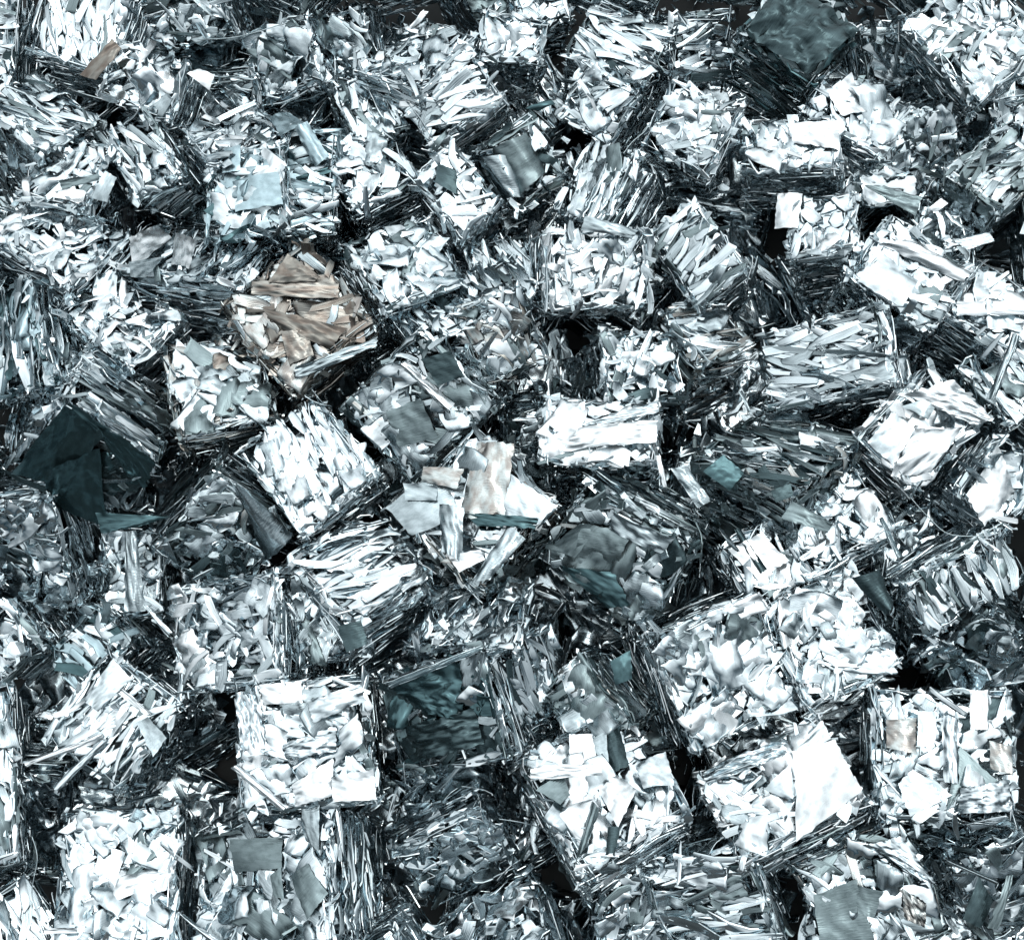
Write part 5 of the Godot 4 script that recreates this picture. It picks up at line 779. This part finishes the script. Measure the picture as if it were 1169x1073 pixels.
func make_ground() -> void:
	var st := SurfaceTool.new()
	st.begin(Mesh.PRIMITIVE_TRIANGLES)
	var xs := []
	for i in 61: xs.append(-7.5 + i * 0.25)
	xs.push_front(-200.0); xs.push_back(200.0)
	for i in xs.size() - 1:
		for j in xs.size() - 1:
			var q := []
			for d in [[0, 0], [1, 0], [1, 1], [0, 1]]:
				var x: float = xs[i + d[0]]
				var z: float = xs[j + d[1]]
				var far := absf(x) > 8.0 or absf(z) > 8.0
				var y := 0.0 if far else heap_y(x, z) + warp.get_noise_2d(x * 0.6, z * 0.6) * 0.05
				q.append(Vector3(x, y, z))
			for k in [0, 1, 2, 0, 2, 3]:
				st.set_uv(Vector2(q[k].x, q[k].z))
				st.add_vertex(q[k])
	st.generate_normals()
	var o := MeshInstance3D.new()
	o.name = "ground"
	o.mesh = st.commit()
	o.material_override = MAT["ground"]
	o.set_meta("kind", "structure")
	o.set_meta("label", "dark yard ground under the heap of bales")
	o.set_meta("category", "ground")
	add_child(o)
	# fallen shreds in the gaps between the bales
	var mm := MultiMesh.new()
	mm.transform_format = MultiMesh.TRANSFORM_3D
	mm.use_colors = true
	mm.mesh = chips[3]
	var n := 5200
	mm.instance_count = n
	for k in n:
		var x := rng.randf_range(-3.0, 3.0)
		var z := rng.randf_range(-3.4, 2.4)
		var s := rng.randf_range(0.02, 0.075)
		var b := Basis(Vector3(rng.randfn(), rng.randfn(), rng.randfn()).normalized(), rng.randf() * TAU)
		b = Basis(b.x * s, b.y * s * rng.randf_range(0.25, 0.8), b.z * s * 0.7)
		mm.set_instance_transform(k, Transform3D(b, Vector3(x, heap_y(x, z) + rng.randf_range(0.0, 0.05), z)))
		mm.set_instance_color(k, shred_color("mid"))
	var mi := MultiMeshInstance3D.new()
	mi.name = "metal_shreds"
	mi.multimesh = mm
	mi.material_override = MAT["shreds"]
	mi.set_meta("kind", "stuff")
	mi.set_meta("label", "fallen metal shreds in the dark gaps between the bales")
	mi.set_meta("category", "metal shreds")
	add_child(mi)

func shred_color(tone: String) -> Color:
	# the shreds are cut from the same metal as the pieces of their bale
	var base: Color = {"brown": Color(0.24, 0.23, 0.215), "tan": Color(0.38, 0.42, 0.435), "blue": Color(0.36, 0.46, 0.50), "dull": Color(0.35, 0.42, 0.445)}.get(tone, Color(0.49, 0.575, 0.615))
	return base * rng.randf_range(0.75, 1.1)

# ---------------------------------------------------------------- bales
func buried(p: Vector3, own: int) -> bool:
	for k in boxes.size():
		if k == own:
			continue
		var T: Transform3D = boxes[k][0]
		if T.origin.distance_squared_to(p) > 0.25:
			continue
		var q: Vector3 = T.affine_inverse() * p
		var h: Vector3 = boxes[k][1] * 0.5 - Vector3.ONE * 0.035
		if absf(q.x) < h.x and absf(q.y) < h.y and absf(q.z) < h.z:
			return true
	return false

func in_frame(p: Vector3) -> bool:
	var q := cam.transform.affine_inverse() * p
	if q.z > -0.2:
		return false
	var t := tan(deg_to_rad(cam.fov * 0.5))
	return absf(q.y / -q.z) < t * 1.22 and absf(q.x / -q.z) < t * 1.09 * 1.22

func make_bale(i: int) -> void:
	var B = BALES[i]
	var style: String = B[0]
	var tone: String = B[1]
	var size: Vector3 = B[5]
	rng.seed = 7000 + i * 13
	var root := Node3D.new()
	root.name = numbered("scrap_bale")
	root.transform = Transform3D(Basis(B[4]), B[3])
	root.set_meta("label", B[2])
	root.set_meta("category", "scrap bale")
	root.set_meta("group", "pressed scrap metal bales in the heap")
	add_child(root)
	part(root, "core", cores[i % cores.size()], "core", Transform3D(Basis.from_scale(size - Vector3.ONE * 0.085), Vector3.ZERO))
	var off := Vector3(i * 3.7, i * 1.9, i * 5.3)
	var fx: Array[Transform3D] = []
	var fx2: Array[Transform3D] = []
	for P in PLATES:
		if P[0] == i:
			var mid: Vector3 = (P[4] + P[5] + P[6] + P[7]) * 0.25
			var ring := PackedVector2Array()
			for k in 4:
				var c: Vector3 = mid.lerp(P[4 + k], 0.88)
				ring.append(Vector2(c.x, c.y))
			covered.append(ring)
	# which faces can be seen
	for f in [[2, 1.0], [0, 1.0], [0, -1.0], [1, 1.0], [1, -1.0]]:
		var ax: int = f[0]
		var n := Vector3.ZERO
		n[ax] = f[1]
		var wn := root.transform.basis * n
		var wp := root.transform * (n * size[ax] * 0.5)
		var facing := wn.dot((CAM_POS - wp).normalized())
		if facing < -0.12:
			continue
		var ux := Vector3.ZERO
		ux[(ax + 1) % 3] = 1.0
		var uy := n.cross(ux)
		var lx: float = size[(ax + 1) % 3]
		var ly: float = size[(ax + 2) % 3]
		var st := style if ax == 2 else ("layers" if (i + ax) % 4 != 0 else "flakes")
		var tn := tone
		if ax != 2 and tone in ["white", "blue"]:
			tn = "bright"
		if ax != 2 and tone == "dark" and style == "plates":
			tn = "mid"      # one dark sheet on a bale of bright scrap
		cover_face(root, i, n, ux, uy, lx, ly, size[ax] * 0.5, st, tn, 1.0 if facing > 0.12 else 0.6, off, fx, fx2)
	covered.clear()
	edge_pieces(root, i, size, "mid" if tone == "dark" and style == "plates" else tone, off)
	# fine shreds: too small and too many to pick apart
	for w in 2:
		var list := fx if w == 0 else fx2
		if list.is_empty():
			continue
		root.add_child(shreds(list, flake_strip if w == 0 else flake_chip, tone), true)
	for P in PLATES:
		if P[0] != i:
			continue
		var plate := quad_sheet(P[4], P[5], P[6], P[7], P[2], P[3])
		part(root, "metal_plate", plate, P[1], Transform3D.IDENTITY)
	if i == 8:
		part(root, "toothed_ring", toothed_ring(0.045, 0.062, 14), "satin", Transform3D(Basis(Vector3(0, 0, 1), 1.013), Vector3(0.1242, -0.0645, 0.2077)))

# bales under the top layer, seen as dark shapes through the gaps, and bales at the picture's border
func make_lower_layer() -> void:
	for k in LOWER.size():
		var B = LOWER[k]
		rng.seed = 51500 + k
		var open: bool = B[0] == "rim"
		var root := Node3D.new()
		root.name = numbered("scrap_bale")
		root.transform = Transform3D(Basis(B[3]), B[2])
		root.set_meta("label", B[1])
		root.set_meta("category", "scrap bale")
		root.set_meta("group", "bales at the border of the heap" if open else "buried bales under the heap")
		add_child(root)
		var size: Vector3 = B[4]
		part(root, "core", cores[k % cores.size()], "core", Transform3D(Basis.from_scale(size - Vector3.ONE * 0.04), Vector3.ZERO))
		var fx: Array[Transform3D] = []
		var off := Vector3(k * 3.7, k * 1.9, k * 5.3)
		for f in [[2, 1.0], [0, 1.0], [0, -1.0], [1, 1.0], [1, -1.0]]:
			var n := Vector3.ZERO
			n[f[0]] = f[1]
			var ux := Vector3.ZERO
			ux[(f[0] + 1) % 3] = 1.0
			if (root.transform.basis * n).dot((CAM_POS - root.position).normalized()) < 0.0:
				continue
			var st: String = ["flakes", "strips", "plates"][k % 3] if f[0] == 2 else "layers"
			cover_face(root, -1, n, ux, n.cross(ux), size[(f[0] + 1) % 3], size[(f[0] + 2) % 3], size[f[0]] * 0.5, st, "mid", 1.0 if open else (0.6 if f[0] == 2 else 0.35), off, fx, fx)
		if not fx.is_empty():
			root.add_child(shreds(fx, flake_strip, "mid"), true)

func shreds(list: Array[Transform3D], mesh: Mesh, tone: String) -> MultiMeshInstance3D:
	var mm := MultiMesh.new()
	mm.transform_format = MultiMesh.TRANSFORM_3D
	mm.use_colors = true
	mm.mesh = mesh
	mm.instance_count = list.size()
	for k in list.size():
		mm.set_instance_transform(k, list[k])
		mm.set_instance_color(k, shred_color(tone))
	var mi := MultiMeshInstance3D.new()
	mi.name = "metal_shreds"
	mi.multimesh = mm
	mi.material_override = MAT["shreds"]
	mi.set_meta("kind", "stuff")
	return mi

func lay(n: Vector3, ux: Vector3, uy: Vector3, ang: float, tilt_u: float, tilt_v: float, L: float, W: float, S: float, at: Vector3) -> Transform3D:
	var x := ux * cos(ang) + uy * sin(ang)
	var b := Basis(x, n.cross(x), n)
	b = b * Basis(Vector3(1, 0, 0), tilt_u) * Basis(Vector3(0, 1, 0), tilt_v)
	return Transform3D(Basis(b.x * L, b.y * W, b.z * S), at)

func wobble(p: Vector3, off: Vector3) -> Vector3:
	return Vector3(warp.get_noise_3dv(p + off), warp.get_noise_3dv(p + off + Vector3(31, 0, 0)), warp.get_noise_3dv(p + off + Vector3(0, 47, 0))) * 0.018

func under_plate(n: Vector3, at: Vector3) -> bool:
	if n.z > 0.5:
		for ring in covered:
			if Geometry2D.is_point_in_polygon(Vector2(at.x, at.y), ring):
				return true
	return false

func cover_face(root: Node3D, own: int, n: Vector3, ux: Vector3, uy: Vector3, lx: float, ly: float, h: float, style: String, tone: String, dens: float, off: Vector3, fx: Array[Transform3D], fx2: Array[Transform3D]) -> void:
	var area := lx * ly
	var grain := rng.randf_range(-0.25, 0.25) + (0.0 if rng.randf() < 0.5 else PI * 0.5)
	if style == "layers":
		grain = 0.0 if absf(n.x) > 0.5 else PI * 0.5
	var jobs := []   # mesh list, name, count per m2, length range, width range, angle spread, tilt u, tilt v, low, high
	match style:
		"flakes":
			jobs = [[sheets, "metal_sheet", 70, [0.08, 0.15], [0.045, 0.09], 3.2, 0.09, 0.09, -0.024, -0.004],
				[chips, "metal_chip", 230, [0.05, 0.11], [0.022, 0.05], 3.2, 0.11, 0.10, -0.020, 0.004],
				[strips, "metal_strip", 170, [0.06, 0.15], [0.010, 0.024], 3.2, 0.16, 0.08, -0.016, 0.006],
				[curls, "metal_curl", 24, [0.05, 0.09], [0.012, 0.028], 3.2, 0.25, 0.2, -0.004, 0.006]]
		"strips":
			jobs = [[sheets, "metal_sheet", 40, [0.10, 0.18], [0.04, 0.08], 0.4, 0.12, 0.08, -0.018, -0.006],
				[strips, "metal_strip", 400, [0.09, 0.22], [0.010, 0.034], 0.42, 0.26, 0.06, -0.014, 0.005],
				[chips, "metal_chip", 90, [0.05, 0.10], [0.016, 0.036], 0.5, 0.2, 0.08, -0.010, 0.005],
				[curls, "metal_curl", 24, [0.06, 0.12], [0.010, 0.024], 0.6, 0.3, 0.15, -0.004, 0.008]]
		"layers":
			jobs = [[strips, "metal_strip", 430, [0.10, 0.26], [0.008, 0.022], 0.17, 0.40, 0.04, -0.030, 0.0],
				[sheets, "metal_sheet", 26, [0.10, 0.18], [0.03, 0.07], 0.2, 0.25, 0.06, -0.028, -0.004],
				[chips, "metal_chip", 60, [0.05, 0.09], [0.014, 0.030], 0.5, 0.3, 0.12, -0.010, 0.004]]
		"plates":
			jobs = [[sheets, "metal_sheet", 130, [0.09, 0.20], [0.06, 0.12], 3.2, 0.07, 0.07, -0.016, -0.002],
				[chips, "metal_chip", 130, [0.05, 0.12], [0.025, 0.06], 3.2, 0.09, 0.09, -0.018, 0.003],
				[strips, "metal_strip", 110, [0.07, 0.18], [0.011, 0.028], 3.2, 0.13, 0.07, -0.006, 0.006],
				[curls, "metal_curl", 24, [0.05, 0.10], [0.014, 0.03], 3.2, 0.2, 0.2, -0.002, 0.006]]
		"crumple":
			jobs = [[sheets, "metal_sheet", 190, [0.08, 0.18], [0.05, 0.11], 3.2, 0.16, 0.16, -0.016, 0.0],
				[chips, "metal_chip", 130, [0.045, 0.10], [0.022, 0.05], 3.2, 0.2, 0.2, -0.010, 0.003],
				[strips, "metal_strip", 80, [0.06, 0.15], [0.010, 0.022], 3.2, 0.25, 0.10, -0.006, 0.006],
				[curls, "metal_curl", 50, [0.06, 0.11], [0.02, 0.04], 3.2, 0.2, 0.2, -0.006, 0.004]]
		"ripple":
			jobs = [[sheets, "metal_sheet", 90, [0.10, 0.20], [0.05, 0.09], 0.2, 0.10, 0.05, -0.014, -0.002],
				[strips, "metal_strip", 330, [0.06, 0.16], [0.012, 0.028], 0.22, 0.20, 0.05, -0.012, 0.001],
				[chips, "metal_chip", 70, [0.04, 0.09], [0.018, 0.036], 0.3, 0.12, 0.08, -0.010, 0.002]]
	for J in jobs:
		var cnt := int(round(J[2] * area * dens))
		# jittered grid so that cover is even but never in rows
		var gx := maxi(1, int(ceil(sqrt(cnt * lx / ly))))
		var gy := maxi(1, int(ceil(float(cnt) / gx)))
		for a in gx:
			for b in gy:
				var L := rng.randf_range(J[3][0], J[3][1])
				var W := rng.randf_range(J[4][0], J[4][1])
				L = minf(L, minf(lx, ly) * 0.8)
				var ang: float = grain + rng.randf_range(-J[5], J[5])
				var ex := absf(cos(ang)) * L * 0.5 + absf(sin(ang)) * W * 0.5
				var ey := absf(sin(ang)) * L * 0.5 + absf(cos(ang)) * W * 0.5
				var slack := 0.004
				var mx := maxf(0.0, lx * 0.5 - ex + slack)
				var my := maxf(0.0, ly * 0.5 - ey + slack)
				var x := clampf(((a + rng.randf_range(-0.3, 1.3)) / gx - 0.5) * lx, -mx, mx)
				var y := clampf(((b + rng.randf_range(-0.3, 1.3)) / gy - 0.5) * ly, -my, my)
				var at := ux * x + uy * y + n * (h + rng.randf_range(J[8], J[9]))
				at += wobble(at * 2.0, off)
				var calm: float = {"white": 0.55, "bright": 0.75}.get(tone, 1.0)   # how flat the press left the pieces
				var tu := rng.randfn(0.0, J[6] * calm)
				var tv := rng.randfn(0.0, J[7] * calm)
				var mat := pick(tone)
				var mesh: Mesh = J[0][rng.randi() % J[0].size()]
				var wp := root.transform * at
				if buried(wp, own) or not in_frame(wp) or under_plate(n, at):
					continue
				part(root, J[1], mesh, mat, lay(n, ux, uy, ang, tu, tv, L, W, sqrt(L * W), at))
	# shreds
	var m := int(650.0 * area * dens)
	for k in m:
		var L := rng.randf_range(0.018, 0.05)
		var strip := rng.randf() < 0.6
		var W := L * (rng.randf_range(0.12, 0.3) if strip else rng.randf_range(0.4, 0.8))
		var aligned := style in ["strips", "ripple", "layers"]
		var ang := grain + (rng.randfn(0.0, 0.35) if aligned else rng.randf() * TAU)
		var at := ux * rng.randf_range(-0.5, 0.5) * lx + uy * rng.randf_range(-0.5, 0.5) * ly + n * (h + rng.randf_range(-0.018, 0.002))
		at += wobble(at * 2.0, off)
		var xf := lay(n, ux, uy, ang, rng.randfn(0.0, 0.3), rng.randfn(0.0, 0.2), L, W, L * 0.6, at)
		var wp := root.transform * at
		if buried(wp, own) or not in_frame(wp) or under_plate(n, at):
			continue
		if strip:
			fx.append(xf)
		else:
			fx2.append(xf)

# strips folded over the bale's edges, and a few ends that stick out of it
func edge_pieces(root: Node3D, own: int, size: Vector3, tone: String, off: Vector3) -> void:
	for ax in 3:
		var b1 := (ax + 1) % 3
		var b2 := (ax + 2) % 3
		for s1 in [-1.0, 1.0]:
			for s2 in [-1.0, 1.0]:
				var e := Vector3.ZERO
				e[ax] = 1.0
				var n := Vector3.ZERO
				n[b1] = s1
				n[b2] = s2
				n = n.normalized()
				var wn := root.transform.basis * n
				if wn.dot((CAM_POS - root.position).normalized()) < 0.05:
					continue
				var mid := Vector3.ZERO
				mid[b1] = s1 * (size[b1] * 0.5 - 0.008)
				mid[b2] = s2 * (size[b2] * 0.5 - 0.008)
				var cnt := int(size[ax] * 30.0)
				for k in cnt:
					var t := (k + rng.randf_range(0.1, 0.9)) / cnt - 0.5
					var L := rng.randf_range(0.04, 0.11)
					var W := rng.randf_range(0.012, 0.026)
					var at := mid + e * clampf(t * size[ax], -size[ax] * 0.5 + L * 0.4, size[ax] * 0.5 - L * 0.4)
					at += wobble(at * 2.0, off)
					var roll := rng.randfn(0.0, 0.28)
					var ang := rng.randfn(0.0, 0.22)
					var out := rng.randf() < 0.05
					if out:
						ang = PI * 0.5 + rng.randfn(0.0, 0.4)
						L *= 1.2
						at += n * 0.01
					var mesh: Mesh = strips[rng.randi() % strips.size()] if rng.randf() < 0.75 else chips[rng.randi() % chips.size()]
					var mat := pick(tone)
					var wp := root.transform * at
					if buried(wp, own) or not in_frame(wp):
						continue
					part(root, "metal_strip", mesh, mat, lay(n, e, n.cross(e), ang, roll, rng.randfn(0.0, 0.12), L, W, sqrt(L * W), at))

# ---------------------------------------------------------------- single plates
func quad_sheet(a: Vector3, b: Vector3, c: Vector3, d: Vector3, bend: float, crumple: float) -> ArrayMesh:
	var size := maxf(a.distance_to(c), b.distance_to(d))
	var n := (c - a).cross(d - b).normalized()
	if n.length() < 0.5:
		n = Vector3(0, 0, 1)
	var nx := 16 if crumple > 0.3 else (10 if size > 0.12 else 7)
	var ny := nx
	var off := Vector3(rng.randf() * 90.0, rng.randf() * 90.0, rng.randf() * 90.0)
	var rp := rng.randf() * TAU
	var bend2 := bend + rng.randfn(0.0, 0.03)
	var cup := rng.randfn(0.0, 0.02)
	var twist := rng.randfn(0.0, 0.02)
	crumple = crumple * 1.5 + 0.08
	var p := []
	for i in nx + 1:
		var row := []
		for j in ny + 1:
			var u := float(i) / nx
			var v := float(j) / ny
			var e := 0.0
			if i == 0 or i == nx or j == 0 or j == ny:
				e = size * 0.012
			var q := a.lerp(b, u).lerp(d.lerp(c, u), v)
			var w := Vector2(u * 2.0 - 1.0, v * 2.0 - 1.0)
			var z := bend2 * size * (0.5 - w.x * w.x) + cup * size * w.y * w.y + twist * size * w.x * w.y
			z += crumple * size * 0.06 * dent.get_noise_3d(off.x + w.x * 1.7, off.y + w.y * 1.7, off.z)
			z += crumple * size * 0.045 * crease.get_noise_3d(off.x + w.x * 2.2, off.y + w.y * 2.2, off.z)
			z += crumple * size * 0.010 * sin(w.x * 7.0 + w.y * 2.0 + rp)
			row.append(q + n * z + Vector3(rng.randf_range(-e, e), rng.randf_range(-e, e), 0.0))
		p.append(row)
	return sheet_mesh(p, nx, ny, 0.0016, Vector2(rng.randf(), rng.randf()), clampf(size * 3.0, 0.3, 1.0))

# a stamped ring with a toothed inner edge
func toothed_ring(r_in: float, r_out: float, teeth: int) -> ArrayMesh:
	var p := []
	var steps := teeth * 4
	for i in steps + 1:
		var a := float(i) / steps * TAU * 0.62
		var inner := r_in + (0.0 if i % 4 < 2 else 0.0045)
		var row := []
		for j in 3:
			var r := lerpf(inner, r_out, j / 2.0)
			row.append(Vector3(cos(a) * r, sin(a) * r, 0.004 * sin(a * 2.0)))
		p.append(row)
	return sheet_mesh(p, steps, 2, 0.0018, Vector2(0.2, 0.3), 0.6)

func make_loose() -> void:
	for Q in LOOSE:
		var o := MeshInstance3D.new()
		o.name = numbered(Q[0])
		o.mesh = quad_sheet(Q[7], Q[8], Q[9], Q[10], Q[4], Q[5])
		o.material_override = MAT[Q[3]]
		o.position = Q[6]
		o.set_meta("label", Q[2])
		o.set_meta("category", Q[1])
		o.set_meta("group", "loose plates and strips on the heap")
		add_child(o)
	for Q in WIRES:
		var curve := Curve3D.new()
		var pts: Array = Q[2]
		for k in pts.size():
			var dir: Vector3 = (pts[mini(k + 1, pts.size() - 1)] - pts[maxi(k - 1, 0)]) / 6.0
			curve.add_point(pts[k], -dir, dir)
		curve.bake_interval = 0.01
		var o := MeshInstance3D.new()
		o.name = numbered("metal_wire")
		o.mesh = tube(curve.get_baked_points(), 0.0016)
		o.material_override = MAT["satin"]
		o.position = Q[1]
		o.set_meta("label", Q[0])
		o.set_meta("category", "wire")
		o.set_meta("group", "thin wires sticking out of the heap")
		add_child(o)

func tube(pts: PackedVector3Array, r: float) -> ArrayMesh:
	var st := SurfaceTool.new()
	st.begin(Mesh.PRIMITIVE_TRIANGLES)
	var rings := []
	for i in pts.size():
		var d := (pts[mini(i + 1, pts.size() - 1)] - pts[maxi(i - 1, 0)]).normalized()
		var a := d.cross(Vector3(0.3, 1, 0.2)).normalized()
		var b := d.cross(a)
		var ring := []
		for k in 6:
			ring.append([pts[i] + (a * cos(k * TAU / 6) + b * sin(k * TAU / 6)) * r, a * cos(k * TAU / 6) + b * sin(k * TAU / 6)])
		rings.append(ring)
	for i in rings.size() - 1:
		for k in 6:
			var k2 := (k + 1) % 6
			for q in [rings[i][k], rings[i + 1][k], rings[i + 1][k2], rings[i][k], rings[i + 1][k2], rings[i][k2]]:
				st.set_normal(q[1])
				st.set_uv(Vector2(k / 6.0, i * 0.02))
				st.add_vertex(q[0])
	return st.commit()
